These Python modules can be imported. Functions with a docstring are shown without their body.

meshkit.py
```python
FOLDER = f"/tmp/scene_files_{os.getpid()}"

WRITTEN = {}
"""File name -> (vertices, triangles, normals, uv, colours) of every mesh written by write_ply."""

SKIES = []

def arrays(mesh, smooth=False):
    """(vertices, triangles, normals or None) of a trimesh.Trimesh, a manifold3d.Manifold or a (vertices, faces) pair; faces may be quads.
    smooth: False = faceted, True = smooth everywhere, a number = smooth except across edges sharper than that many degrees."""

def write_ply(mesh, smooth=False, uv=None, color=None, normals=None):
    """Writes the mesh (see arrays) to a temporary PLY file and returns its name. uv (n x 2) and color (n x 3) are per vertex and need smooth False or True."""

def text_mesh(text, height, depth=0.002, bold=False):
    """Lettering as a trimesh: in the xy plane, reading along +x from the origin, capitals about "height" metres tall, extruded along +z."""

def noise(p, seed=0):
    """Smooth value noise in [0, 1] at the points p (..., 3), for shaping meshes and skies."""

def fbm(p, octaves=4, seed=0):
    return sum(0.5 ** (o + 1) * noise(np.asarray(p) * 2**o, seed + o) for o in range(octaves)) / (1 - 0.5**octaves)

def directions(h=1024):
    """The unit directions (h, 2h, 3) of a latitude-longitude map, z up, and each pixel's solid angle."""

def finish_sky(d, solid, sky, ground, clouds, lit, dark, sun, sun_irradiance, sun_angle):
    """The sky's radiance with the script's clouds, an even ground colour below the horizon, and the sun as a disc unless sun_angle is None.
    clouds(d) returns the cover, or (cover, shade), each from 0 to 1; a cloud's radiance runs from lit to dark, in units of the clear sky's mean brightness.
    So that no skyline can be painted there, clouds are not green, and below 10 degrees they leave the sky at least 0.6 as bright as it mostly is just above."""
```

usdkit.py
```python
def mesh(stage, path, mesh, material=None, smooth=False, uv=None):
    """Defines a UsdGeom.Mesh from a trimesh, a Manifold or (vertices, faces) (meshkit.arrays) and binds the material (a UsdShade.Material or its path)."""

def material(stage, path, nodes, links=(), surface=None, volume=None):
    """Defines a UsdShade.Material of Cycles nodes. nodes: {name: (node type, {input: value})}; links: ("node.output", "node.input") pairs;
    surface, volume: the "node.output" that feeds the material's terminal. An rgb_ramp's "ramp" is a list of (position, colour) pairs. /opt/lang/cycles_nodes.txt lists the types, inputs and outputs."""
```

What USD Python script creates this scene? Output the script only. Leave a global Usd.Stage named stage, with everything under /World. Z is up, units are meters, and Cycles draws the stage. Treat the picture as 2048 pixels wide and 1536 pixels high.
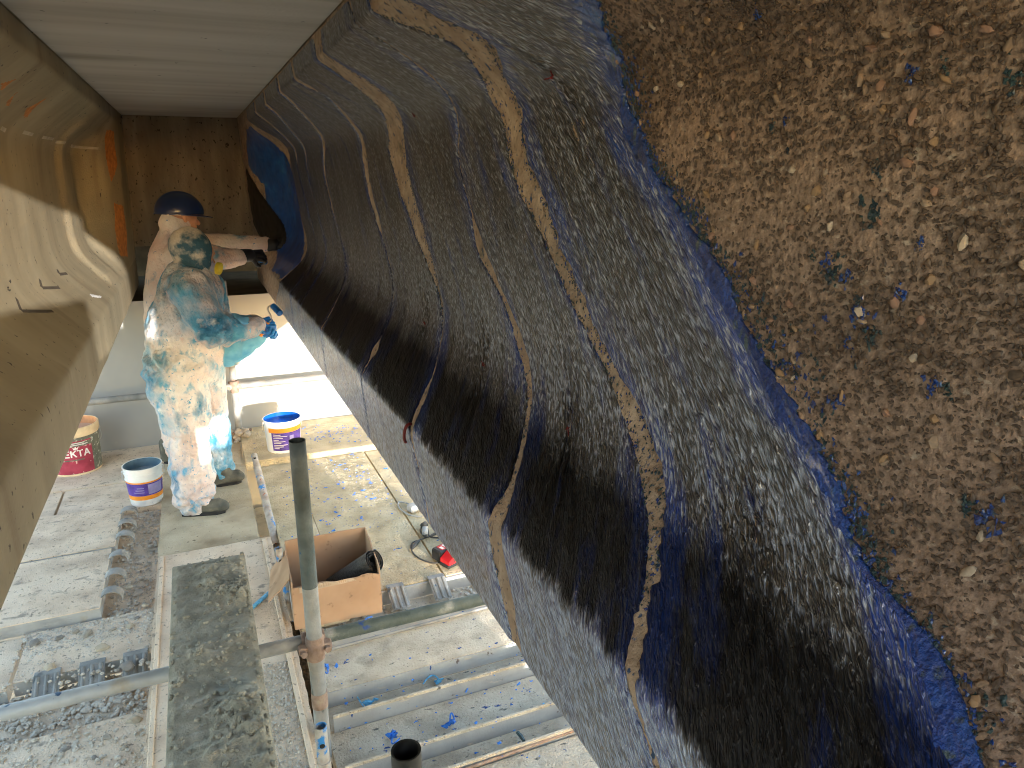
import math, random
import numpy as np, trimesh, manifold3d, usdkit, meshkit
from meshkit import fbm, noise
from pxr import Usd, UsdGeom, UsdLux, UsdShade, Gf, Sdf, Vt
import shapely
from shapely.geometry import Polygon, Point

stage = Usd.Stage.CreateInMemory()
UsdGeom.SetStageUpAxis(stage, 'Z'); UsdGeom.SetStageMetersPerUnit(stage, 1.0)
W = UsdGeom.Xform.Define(stage, '/World'); stage.SetDefaultPrim(W.GetPrim())
# ------------------------------------------------------------------ camera, sky, sun, exposure
EYE = 1.95
f_ = 1450.0
yaw, pit = math.radians(23.4), math.atan(418 / 1450.0)
FW = np.array([math.sin(yaw) * math.cos(pit), math.cos(yaw) * math.cos(pit), -math.sin(pit)])
RT = np.array([math.cos(yaw), -math.sin(yaw), 0.0]); UPV = np.cross(RT, FW)
cam = UsdGeom.Camera.Define(stage, '/World/camera')
cam.AddTransformOp().Set(Gf.Matrix4d(*RT, 0, *UPV, 0, *(-FW), 0, 0, 0, EYE, 1))
cam.CreateHorizontalApertureAttr(36.0); cam.CreateVerticalApertureAttr(27.0)
cam.CreateFocalLengthAttr(36.0 * f_ / 2048); cam.CreateClippingRangeAttr(Gf.Vec2f(0.05, 5000))
cam.CreateExposureAttr(3.35)
SUN_EL, SUN_AZ = math.radians(6.5), math.radians(10.0)          # low sun behind the camera, a little to the right
SD = np.array([math.sin(SUN_AZ) * math.cos(SUN_EL), -math.cos(SUN_AZ) * math.cos(SUN_EL), math.sin(SUN_EL)])
sun = UsdLux.DistantLight.Define(stage, '/World/sun')
sun.CreateIntensityAttr(0.5); sun.CreateAngleAttr(0.5); sun.CreateNormalizeAttr(True) if hasattr(sun, 'CreateNormalizeAttr') else None
sun.CreateColorAttr(Gf.Vec3f(1.0, 0.955, 0.88))
zx = SD; xx = np.cross([0, 0, 1.0], zx); xx /= np.linalg.norm(xx); yx = np.cross(zx, xx)
sun.AddTransformOp().Set(Gf.Matrix4d(*xx, 0, *yx, 0, *zx, 0, 0, 0, 0, 1))
dome = UsdLux.DomeLight.Define(stage, '/World/sky'); dome.CreateIntensityAttr(1.0)
sky = usdkit.material(stage, '/World/Looks/sky_air', {
    's': ('sky_texture', {'sky_type': 'single_scattering', 'sun_disc': False, 'sun_elevation': SUN_EL, 'sun_rotation': math.atan2(SD[0], SD[1]), 'altitude': 100.0}),
    'b': ('background_shader', {'strength': 0.15})}, [('s.color', 'b.color')], surface='b.background')
UsdShade.MaterialBindingAPI.Apply(dome.GetPrim()).Bind(sky)
dome.GetPrim().SetCustomDataByKey('kind', 'structure')

# ------------------------------------------------------------------ helpers
rng = np.random.default_rng(7); random.seed(7)
MATS, USED, LOC = {}, {}, {}

def ray(u, v): return FW + RT * (u - 1024) / f_ + UPV * (768 - v) / f_
EYEP = np.array([0, 0, EYE])
def onz(u, v, z=0.0): d = ray(u, v); return EYEP + d * (z - EYE) / d[2]
def ony(u, v, y): d = ray(u, v); return EYEP + d * y / d[1]
def onx(u, v, x): d = ray(u, v); return EYEP + d * x / d[0]

def path(name, parent):
    base = (str(parent.GetPath()) if parent is not None else '/World') + '/' + name
    k = USED.get(base, 0); USED[base] = k + 1
    return base if k == 0 else '%s_%03d' % (base, k)

def tag(p, label=None, cat=None, group=None, kind=None):
    for k, v in (('label', label), ('category', cat), ('group', group), ('kind', kind)):
        if v: p.SetCustomDataByKey(k, v)
    return p

def thing(name, label, cat, loc=(0, 0, 0), group=None):
    x = UsdGeom.Xform.Define(stage, path(name, None)); x.AddTranslateOp().Set(Gf.Vec3d(*map(float, loc)))
    LOC[x.GetPath()] = np.array(loc, float)
    return tag(x.GetPrim(), label, cat, group)

def origin(p):
    while p and p.GetPath() != Sdf.Path('/World'):
        if p.GetPath() in LOC: return LOC[p.GetPath()]
        p = p.GetParent()
    return np.zeros(3)

def obj(name, mesh, m, parent=None, smooth=False, label=None, cat=None, group=None, kind=None, uv=None, attrs=None):
    """mesh in world coordinates -> one Mesh prim"""
    if isinstance(mesh, list): mesh = trimesh.util.concatenate(mesh)
    if hasattr(mesh, 'to_mesh'):
        q = mesh.to_mesh(); mesh = trimesh.Trimesh(q.vert_properties[:, :3], q.tri_verts, process=False)
    if isinstance(mesh, tuple): mesh = trimesh.Trimesh(mesh[0], mesh[1], process=False)
    o = origin(parent)
    mesh = trimesh.Trimesh(np.asarray(mesh.vertices) - o, mesh.faces, process=False)
    g = usdkit.mesh(stage, path(name, parent), mesh, MATS[m], smooth, uv)
    if attrs:
        for k, a in attrs.items():
            UsdGeom.PrimvarsAPI(g).CreatePrimvar(k, Sdf.ValueTypeNames.FloatArray, 'vertex').Set(Vt.FloatArray.FromNumpy(np.asarray(a, np.float32)))
    return tag(g.GetPrim(), label, cat, group, kind)

def mat(name, ramp, scale=3.0, detail=6, rough=0.7, bump=(40, 0.4, 0.01), stretch=(1, 1, 1), layers=(), src='pos', metallic=0.0, coat=0.0, spec=0.4, roughvar=0.0, distort=0.0, trans=0.0, bump2=None, rot=(0, 0, 0)):
    """noise colour ramp + layers (scale, lo, hi, colour, stretch[, rough]) laid over it + noise bump"""
    N, L = {}, []
    if src == 'pos': N['g'] = ('geometry', {}); vec = 'g.position'
    elif src == 'obj': N['g'] = ('texture_coordinate', {}); vec = 'g.object'
    else: N['g'] = ('uvmap', {'attribute': 'st'}); vec = 'g.UV'
    def nz(tag_, sc, det, st, dist=0.0, ro=0.55):
        N['m' + tag_] = ('mapping', {'scale': st, 'rotation': rot}); L.append((vec, 'm%s.vector' % tag_))
        N['n' + tag_] = ('noise_texture', {'scale': float(sc), 'detail': float(det), 'roughness': ro, 'distortion': float(dist)}); L.append(('m%s.vector' % tag_, 'n%s.vector' % tag_))
        return 'n%s.fac' % tag_
    o = nz('a', scale, detail, stretch, distort)
    N['r'] = ('rgb_ramp', {'ramp': ramp}); L.append((o, 'r.fac')); col = 'r.color'
    N['p'] = ('principled_bsdf', {'metallic': metallic, 'roughness': rough, 'specular_ior_level': spec, 'coat_weight': coat, 'coat_roughness': 0.15})
    rlink = None
    for i, ly in enumerate(layers):
        sc, lo, hi, c, st = ly[:5]
        o = nz('l%d' % i, sc, 5, st)
        N['k%d' % i] = ('map_range', {'from_min': lo, 'from_max': hi, 'to_min': 0.0, 'to_max': 1.0, 'clamp': True}); L.append((o, 'k%d.value' % i))
        N['x%d' % i] = ('mix', {'color2': c}); L += [('k%d.result' % i, 'x%d.fac' % i), (col, 'x%d.color1' % i)]; col = 'x%d.color' % i
        if len(ly) > 5:
            N['q%d' % i] = ('mix_float', {'a': rough, 'b': ly[5]}); L.append(('k%d.result' % i, 'q%d.fac' % i)); 
            if rlink: L.append((rlink, 'q%d.a' % i))
            rlink = 'q%d.result' % i
    if rlink: L.append((rlink, 'p.roughness'))
    L.append((col, 'p.base_color'))
    last = None
    for i, b in enumerate([bump, bump2]):
        if b:
            o = nz('b%d' % i, b[0], 4, b[3] if len(b) > 3 else (1, 1, 1))
            N['bp%d' % i] = ('bump', {'strength': b[1], 'distance': b[2]}); L.append((o, 'bp%d.height' % i))
            if last: L.append((last, 'bp%d.normal' % i))
            last = 'bp%d.normal' % i
    if last: L.append((last, 'p.normal'))
    MATS[name] = usdkit.material(stage, '/World/Looks/' + name, N, L, surface='p.BSDF')
    return name

def flat(name, c, rough=0.5, metallic=0.0, spec=0.4, coat=0.0, var=0.25, scale=14, bump=None):
    c = np.array(c, float)
    return mat(name, [(0.3, c * (1 - var)), (0.7, np.minimum(c * (1 + var), 0.95))], scale, 4, rough, bump, metallic=metallic, spec=spec, coat=coat)

def T(v, fc): return trimesh.Trimesh(np.asarray(v, float), np.asarray(fc, int), process=False)

def grid_faces(n, m, mask=None, flip=False):
    i, j = np.meshgrid(np.arange(n - 1), np.arange(m - 1), indexing='ij')
    a = (i * m + j).ravel(); b = a + 1; c = a + m + 1; d = a + m
    q = np.stack([a, b, c, d], 1)
    if mask is not None: q = q[mask.ravel()]
    if flip: q = q[:, ::-1]
    return np.vstack([q[:, [0, 1, 2]], q[:, [0, 2, 3]]])

def box(x0, x1, y0, y1, z0, z1, bev=0.0):
    if bev <= 0:
        m = trimesh.creation.box([x1 - x0, y1 - y0, z1 - z0])
    else:
        hx, hy, hz = (x1 - x0) / 2, (y1 - y0) / 2, (z1 - z0) / 2
        pts = [(sx * (hx - bx), sy * (hy - by), sz * (hz - bz)) for sx in (-1, 1) for sy in (-1, 1) for sz in (-1, 1)
               for bx, by, bz in ((bev, bev, 0), (bev, 0, bev), (0, bev, bev))]
        m = trimesh.convex.convex_hull(np.array(pts))
    m.apply_translation([(x0 + x1) / 2, (y0 + y1) / 2, (z0 + z1) / 2]); return m

def frame(d):
    d = np.asarray(d, float); d = d / np.linalg.norm(d)
    a = np.cross(d, [0, 0, 1.0] if abs(d[2]) < 0.9 else [1.0, 0, 0]); a /= np.linalg.norm(a)
    return a, np.cross(d, a), d

def tube(pts, r, n=16, closed=True, inner=None):
    """tube through pts; inner: radius of the bore (open pipe)"""
    pts = np.asarray(pts, float); r = np.broadcast_to(r, len(pts))
    def shell(rr, flip):
        V = []
        a0 = None
        for i, p in enumerate(pts):
            d = pts[min(i + 1, len(pts) - 1)] - pts[max(i - 1, 0)]; d /= np.linalg.norm(d)
            if a0 is None: a0 = frame(d)[0]
            a0 = a0 - d * (a0 @ d); a0 /= np.linalg.norm(a0); b0 = np.cross(d, a0)
            th = np.arange(n) / n * 2 * np.pi
            V.append(p + rr[i] * (np.cos(th)[:, None] * a0 + np.sin(th)[:, None] * b0))
        V = np.vstack(V); F = []
        for i in range(len(pts) - 1):
            for k in range(n):
                k2 = (k + 1) % n
                F += [[i * n + k, i * n + k2, (i + 1) * n + k2], [i * n + k, (i + 1) * n + k2, (i + 1) * n + k]]
        F = np.array(F)
        return V, (F[:, ::-1] if flip else F)
    V, F = shell(r, False)
    if inner is None:
        if closed:
            c0, c1 = len(V), len(V) + 1; V = np.vstack([V, pts[:1], pts[-1:]]); m = len(pts) - 1
            F = np.vstack([F, [[c0, (k + 1) % n, k] for k in range(n)], [[c1, m * n + k, m * n + (k + 1) % n] for k in range(n)]])
        return T(V, F)
    V2, F2 = shell(np.broadcast_to(inner, len(pts)), True); o = len(V)
    ends = []
    for m, s in ((0, 1), (len(pts) - 1, -1)):
        for k in range(n):
            a, b = m * n + k, m * n + (k + 1) % n
            q = [[a, o + b, b], [a, o + a, o + b]]
            ends += q if s > 0 else [x[::-1] for x in q]
    return T(np.vstack([V, V2]), np.vstack([F, F2 + o, ends]))

def curve(pts, n=40):
    from scipy.interpolate import CubicSpline
    pts = np.asarray(pts, float); s = np.r_[0, np.cumsum(np.linalg.norm(np.diff(pts, axis=0), axis=1))]
    return CubicSpline(s, pts)(np.linspace(0, s[-1], n))

def lathe(prof, loc, n=40):
    m = trimesh.creation.revolve(np.array(prof, float), sections=n); m.apply_translation(loc); return m

def rot(mesh, deg, axis=(0, 0, 1), about=(0, 0, 0)):
    mesh = mesh.copy(); mesh.apply_transform(trimesh.transformations.rotation_matrix(math.radians(deg), axis, about)); return mesh

def stone(c, r, flatz=0.7, seed=None, sub=0):
    m = trimesh.creation.icosphere(subdivisions=sub, radius=1.0)
    g = rng.normal(size=3)
    v = m.vertices * (1 + 0.45 * (rng.random((len(m.vertices), 1)) - 0.5))
    v = v * np.array([1, rng.uniform(0.55, 1), flatz]) * r
    a = rng.uniform(0, 6.28); ca, sa = math.cos(a), math.sin(a)
    v = v @ np.array([[ca, -sa, 0], [sa, ca, 0], [0, 0, 1]])
    return T(v + np.asarray(c), m.faces)

# ------------------------------------------------------------------ materials
CON = [(0.25, (0.13, 0.105, 0.072)), (0.5, (0.27, 0.225, 0.15)), (0.75, (0.38, 0.33, 0.235))]
mat('soffit_concrete', [(0.3, (0.36, 0.335, 0.315)), (0.5, (0.46, 0.44, 0.42)), (0.7, (0.55, 0.53, 0.51))], 1.2, 8, 0.8, (60, 0.3, 0.006), (0.35, 3.2, 1), layers=[(0.9, 0.62, 0.8, (0.12, 0.095, 0.07), (0.4, 2.5, 1)), (26, 0.7, 0.74, (0.02, 0.03, 0.05), (1, 1, 1))])
mat('beam_concrete', [(0.25, (0.19, 0.155, 0.10)), (0.5, (0.28, 0.235, 0.155)), (0.75, (0.36, 0.31, 0.215))], 1.9, 9, 0.75, (90, 0.35, 0.006), (0.9, 1.7, 0.6),
    layers=[(1.7, 0.58, 0.80, (0.16, 0.115, 0.068), (1, 2.2, 0.4)), (38, 0.66, 0.70, (0.05, 0.038, 0.025), (1, 1, 1)), (14, 0.71, 0.73, (0.035, 0.028, 0.02), (1, 0.5, 1.6))], bump2=(300, 0.25, 0.003))
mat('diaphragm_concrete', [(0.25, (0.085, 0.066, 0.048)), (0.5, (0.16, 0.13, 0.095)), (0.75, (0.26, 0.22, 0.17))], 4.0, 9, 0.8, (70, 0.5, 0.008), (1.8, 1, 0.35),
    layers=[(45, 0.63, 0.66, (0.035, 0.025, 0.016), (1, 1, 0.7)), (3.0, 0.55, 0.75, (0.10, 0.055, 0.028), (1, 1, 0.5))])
mat('wall_render', [(0.3, (0.33, 0.325, 0.315)), (0.7, (0.40, 0.395, 0.385))], 1.5, 5, 0.85, (80, 0.15, 0.004), layers=[(5, 0.68, 0.72, (0.42, 0.38, 0.31), (14, 1, 0.4)), (3, 0.66, 0.8, (0.50, 0.46, 0.40), (1, 1, 1))])
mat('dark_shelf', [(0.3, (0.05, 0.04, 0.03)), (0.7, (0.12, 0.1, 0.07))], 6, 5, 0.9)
# blasted concrete: sandy matrix with many tones; resin splashes
mat('blasted_concrete', [(0.25, (0.105, 0.070, 0.050)), (0.42, (0.225, 0.155, 0.115)), (0.6, (0.30, 0.212, 0.160)), (0.8, (0.45, 0.35, 0.275))], 130, 8, 0.8, (95, 0.6, 0.006), layers=[(2.2, 0.5, 0.75, (0.16, 0.108, 0.075), (1, 1, 1)), (34, 0.74, 0.77, (0.05, 0.034, 0.025), (1, 1, 1)), (90, 0.62, 0.67, (0.36, 0.29, 0.23), (1, .6, 1.3))], bump2=(70, 0.6, 0.007))
mat('gap_concrete', [(0.3, (0.29, 0.21, 0.15)), (0.55, (0.42, 0.325, 0.24)), (0.75, (0.52, 0.42, 0.325))], 22, 8, 0.75, (120, 0.8, 0.006), layers=[(60, 0.62, 0.68, (0.17, 0.11, 0.07), (1, 1, 1)), (75, 0.60, 0.66, (0.02, 0.06, 0.14), (1, 1, .6)), (8, 0.60, 0.72, (0.13, 0.12, 0.085), (1, 1, 1))])  # same beam concrete, painted lighter for the better light between wraps

def fabric(name, blue_lo, blue_hi, wx=205.0, wt=72.0, strength=1.0, dist=0.013, edge=0.14):
    """black woven fabric soaked in resin: painted strand glints, wet sheen, painted shade (lower slope) and skylight (lower flange)"""
    N = {'u': ('uvmap', {'attribute': 'st'}), 'e': ('attribute', {'attribute': 'edge'}), 'sx': ('separate_xyz', {}),
         'm1': ('mapping', {'scale': (wx, wt, 1)}), 'w': ('noise_texture', {'scale': 1.0, 'detail': 2.0, 'roughness': 0.55, 'distortion': 0.5}),
         'm2': ('mapping', {'scale': (11, 3.0, 1)}), 'b': ('noise_texture', {'scale': 1.0, 'detail': 10.0, 'roughness': 0.72}),
         'm4': ('mapping', {'scale': (24, 2.6, 1)}), 'c': ('noise_texture', {'scale': 1.0, 'detail': 7.0, 'roughness': 0.65}),
         'mul': ('math', {'math_type': 'multiply_add', 'value2': edge, 'value3': 0.0}), 'sum': ('math', {'math_type': 'add'}),
         'kb': ('map_range', {'from_min': blue_lo, 'from_max': blue_hi, 'clamp': True}),
         'kg': ('map_range', {'from_min': 0.50, 'from_max': 0.68, 'clamp': True}),
         'dry': ('rgb_ramp', {'ramp': [(0.0, (1, 1, 1)), (0.500, (1, 1, 1)), (0.528, (0.03, 0.03, 0.03)), (0.608, (0.03, 0.03, 0.03)), (0.616, (1, 1, 1)), (1.0, (1, 1, 1))]}),  # shade painted on the lower slope: strand tops and blue darkened there
         'half': ('math', {'math_type': 'multiply', 'value2': 0.5}), 'wob': ('math', {'math_type': 'multiply_add', 'value2': 0.09, 'value3': -0.045}), 'hw': ('math', {'math_type': 'add'}), 'fl': ('map_range', {'from_min': 0.607, 'from_max': 0.617, 'clamp': True}), 'flb': ('math', {'math_type': 'multiply_add', 'value2': 0.055, 'value3': 0.0}), 'sum2': ('math', {'math_type': 'add'}), 'dcol': ('mix', {'color1': (0.37, 0.425, 0.54), 'color2': (0.34, 0.45, 0.68)}), 'fsel': ('mix_float', {}),  # flange mask: paler, bluer strands painted in for skylight on that face
         'thr': ('math', {'math_type': 'multiply_add', 'value2': 0.36, 'value3': -0.19}), 'ws': ('math', {'math_type': 'add'}),
         'kd': ('map_range', {'from_min': 0.535, 'from_max': 0.69, 'clamp': True}), 'kdd': ('math', {'math_type': 'multiply'}),
         'base': ('rgb_ramp', {'ramp': [(0.3, (0.003, 0.003, 0.0035)), (0.8, (0.012, 0.0115, 0.012))]}),
         'olive': ('mix', {'color2': (0.020, 0.0195, 0.018)}), 'blue': ('mix', {'color2': (0.007, 0.045, 0.26)}), 'dash': ('mix', {'color2': (0.29, 0.325, 0.40)}), 'pl': ('rgb_ramp', {'ramp': [(0.0, (.35, .35, .35)), (0.16, (.35, .35, .35)), (0.19, (.15, .15, .15)), (0.30, (.1, .1, .1)), (0.40, (.45, .45, .45)), (0.47, (.6, .6, .6)), (0.50, (0, 0, 0)), (0.607, (0, 0, 0)), (0.616, (.95, .95, .95)), (1, (.95, .95, .95))]}), 'plm': ('math', {'math_type': 'multiply_add', 'value2': 0.12, 'value3': 0.0}), 'ws2': ('math', {'math_type': 'add'}),  # glints painted as pale strand tops
         'bumpw': ('bump', {'strength': strength, 'distance': dist}),
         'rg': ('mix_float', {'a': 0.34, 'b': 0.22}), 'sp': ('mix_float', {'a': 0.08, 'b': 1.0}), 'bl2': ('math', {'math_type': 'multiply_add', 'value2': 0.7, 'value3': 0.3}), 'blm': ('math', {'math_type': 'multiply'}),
         'p': ('principled_bsdf', {'roughness': 0.30, 'ior': 1.6, 'coat_roughness': 0.24, 'coat_ior': 1.6})}
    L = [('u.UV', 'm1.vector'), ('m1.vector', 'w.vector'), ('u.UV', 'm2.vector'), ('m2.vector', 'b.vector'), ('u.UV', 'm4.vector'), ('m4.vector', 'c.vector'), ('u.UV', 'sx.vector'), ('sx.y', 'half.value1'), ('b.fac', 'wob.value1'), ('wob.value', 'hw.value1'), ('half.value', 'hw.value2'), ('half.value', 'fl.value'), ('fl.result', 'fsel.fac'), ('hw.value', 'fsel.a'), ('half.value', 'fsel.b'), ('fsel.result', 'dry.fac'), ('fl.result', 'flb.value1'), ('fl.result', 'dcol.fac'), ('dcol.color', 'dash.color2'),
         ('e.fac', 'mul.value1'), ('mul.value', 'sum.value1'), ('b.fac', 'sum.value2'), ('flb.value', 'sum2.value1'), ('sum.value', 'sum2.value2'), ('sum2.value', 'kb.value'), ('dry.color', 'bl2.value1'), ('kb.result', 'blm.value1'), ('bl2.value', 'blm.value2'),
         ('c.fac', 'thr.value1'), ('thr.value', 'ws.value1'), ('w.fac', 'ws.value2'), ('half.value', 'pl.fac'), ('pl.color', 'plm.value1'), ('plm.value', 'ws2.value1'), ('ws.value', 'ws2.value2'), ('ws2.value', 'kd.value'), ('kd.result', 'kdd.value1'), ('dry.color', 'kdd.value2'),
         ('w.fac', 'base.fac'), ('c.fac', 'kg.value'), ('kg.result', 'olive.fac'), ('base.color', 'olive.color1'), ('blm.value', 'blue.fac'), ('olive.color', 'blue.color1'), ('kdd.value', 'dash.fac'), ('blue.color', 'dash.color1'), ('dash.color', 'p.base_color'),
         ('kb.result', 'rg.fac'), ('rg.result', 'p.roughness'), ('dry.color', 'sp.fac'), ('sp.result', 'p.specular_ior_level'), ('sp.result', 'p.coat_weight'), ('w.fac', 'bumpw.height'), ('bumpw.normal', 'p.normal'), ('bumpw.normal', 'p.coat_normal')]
    MATS[name] = usdkit.material(stage, '/World/Looks/' + name, N, L, surface='p.BSDF')
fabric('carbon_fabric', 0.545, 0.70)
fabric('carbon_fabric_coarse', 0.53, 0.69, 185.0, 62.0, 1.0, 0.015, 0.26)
mat('blue_resin', [(0.3, (0.006, 0.04, 0.22)), (0.6, (0.012, 0.09, 0.40)), (0.8, (0.04, 0.20, 0.52))], 12, 7, 0.3, (70, 0.5, 0.006), coat=0.5, layers=[(9, 0.66, 0.8, (0.05, 0.14, 0.20), (1, 1, 1))])
mat('navy_resin', [(0.3, (0.003, 0.018, 0.10)), (0.6, (0.007, 0.05, 0.27)), (0.8, (0.03, 0.13, 0.38))], 16, 8, 0.28, (120, 1.0, 0.010), coat=1.0, layers=[(60, 0.58, 0.66, (0.05, 0.085, 0.10), (1, 1, .5))])
mat('teal_resin', [(0.3, (0.006, 0.022, 0.036)), (0.7, (0.026, 0.058, 0.062))], 60, 7, 0.4, (140, 0.9, 0.006), coat=0.3)
mat('dry_fabric', [(0.3, (0.008, 0.007, 0.007)), (0.7, (0.022, 0.019, 0.017))], 120, 3, 0.6, (160, 0.7, 0.004))
flat('orange_primer', (0.42, 0.16, 0.04), 0.8, var=0.35, scale=30)
flat('slot_dark', (0.07, 0.055, 0.04), 0.9)
flat('slot_pale', (0.42, 0.38, 0.32), 0.8)
flat('red_fibre', (0.13, 0.012, 0.012), 0.6)
DUST = [(0.25, (0.36, 0.30, 0.23)), (0.5, (0.53, 0.46, 0.365)), (0.75, (0.63, 0.565, 0.465))]
mat('dusty_ply', [(0.25, (0.32, 0.25, 0.165)), (0.5, (0.48, 0.40, 0.28)), (0.75, (0.60, 0.52, 0.385))], 5, 9, 0.85, (150, 0.8, 0.010), layers=[(30, 0.64, 0.70, (0.19, 0.15, 0.10), (1, 1, 1)), (90, 0.72, 0.74, (0.06, 0.05, 0.04), (1, 1, 1)), (4, 0.6, 0.8, (0.25, 0.19, 0.12), (1, 1, 1))])
mat('resin_dusty_ply', [(0.25, (0.34, 0.27, 0.17)), (0.5, (0.53, 0.44, 0.29)), (0.75, (0.65, 0.56, 0.40))], 7, 9, 0.85, (90, 1.0, 0.016), layers=[(22, 0.66, 0.70, (0.04, 0.12, 0.30), (1, 1.4, 1)), (9, 0.68, 0.78, (0.13, 0.14, 0.11), (1, 1.5, 1)), (120, 0.70, 0.73, (0.08, 0.07, 0.05), (1, 1, 1))])
mat('dusty_steel', [(0.25, (0.42, 0.32, 0.24)), (0.5, (0.64, 0.515, 0.395)), (0.75, (0.75, 0.63, 0.505))], 6, 9, 0.7, (150, 0.7, 0.008), layers=[(60, 0.68, 0.72, (0.14, 0.12, 0.10), (1, 1, 1)), (3, 0.56, 0.74, (0.40, 0.335, 0.255), (1, 1, 1)), (13, 0.60, 0.70, (0.29, 0.245, 0.20), (1, 1.5, 1)), (45, 0.62, 0.67, (0.27, 0.22, 0.175), (1, 1, 1)), (90, 0.67, 0.70, (0.10, 0.09, 0.08), (1, 1, 1))])
mat('spattered_deck', DUST, 8, 9, 0.85, (110, 0.9, 0.012), layers=[(6, 0.55, 0.72, (0.30, 0.255, 0.195), (1, 1.3, 1)), (19, 0.655, 0.69, (0.02, 0.06, 0.20), (1, 1.5, 1)), (24, 0.64, 0.70, (0.13, 0.125, 0.115), (1, 2, 1)), (80, 0.68, 0.70, (0.08, 0.075, 0.07), (1, 1, 1))])
mat('mortar_dust', [(0.25, (0.15, 0.14, 0.115)), (0.5, (0.25, 0.235, 0.195)), (0.75, (0.36, 0.335, 0.285))], 16, 9, 0.9, (180, 0.8, 0.006), layers=[(7, 0.58, 0.72, (0.17, 0.185, 0.18), (1, 1, 1)), (40, 0.66, 0.72, (0.33, 0.34, 0.33), (1, 1, 1))])
mat('galvanised', [(0.3, (0.30, 0.31, 0.32)), (0.7, (0.48, 0.49, 0.50))], 9, 7, 0.5, (120, 0.3, 0.004), metallic=0.35, layers=[(7, 0.6, 0.72, (0.36, 0.32, 0.26), (1, 1, 1)), (16, 0.66, 0.7, (0.05, 0.09, 0.16), (1, 1, 1)), (40, 0.68, 0.72, (0.09, 0.08, 0.07), (1, 1, 1))])
mat('grey_steel_face', [(0.3, (0.24, 0.24, 0.24)), (0.7, (0.40, 0.40, 0.39))], 5, 7, 0.75, (120, 0.3, 0.004), layers=[(12, 0.63, 0.72, (0.45, 0.38, 0.31), (1, 1, 3)), (16, 0.68, 0.71, (0.02, 0.06, 0.20), (2, 1, 0.7)), (30, 0.66, 0.72, (0.12, 0.09, 0.08), (1, 1, 1))])
mat('post_paint', [(0.3, (0.030, 0.040, 0.042)), (0.6, (0.085, 0.105, 0.112)), (0.8, (0.19, 0.205, 0.205))], 9, 8, 0.55, (130, 0.4, 0.004), metallic=0.2, layers=[(12, 0.60, 0.70, (0.045, 0.085, 0.095), (1, 1, 0.4)), (30, 0.68, 0.71, (0.015, 0.06, 0.14), (1, 1, 1))])
mat('dusty_tube', [(0.3, (0.15, 0.155, 0.155)), (0.6, (0.28, 0.28, 0.275)), (0.8, (0.42, 0.415, 0.40))], 9, 8, 0.65, (150, 0.5, 0.004), metallic=0.1, layers=[(16, 0.62, 0.68, (0.11, 0.12, 0.12), (1, 1, 0.5)), (30, 0.68, 0.72, (0.04, 0.09, 0.16), (1, 1, 1))])
mat('green_tube', [(0.3, (0.040, 0.055, 0.05)), (0.55, (0.09, 0.11, 0.10)), (0.75, (0.40, 0.39, 0.36))], 11, 8, 0.6, (150, 0.6, 0.005), layers=[(14, 0.64, 0.68, (0.012, 0.05, 0.20), (1, 1, 1))])
mat('rusty_coupler', [(0.3, (0.17, 0.11, 0.08)), (0.55, (0.29, 0.205, 0.165)), (0.8, (0.38, 0.33, 0.25))], 26, 8, 0.7, (160, 0.6, 0.004), metallic=0.2)
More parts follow.
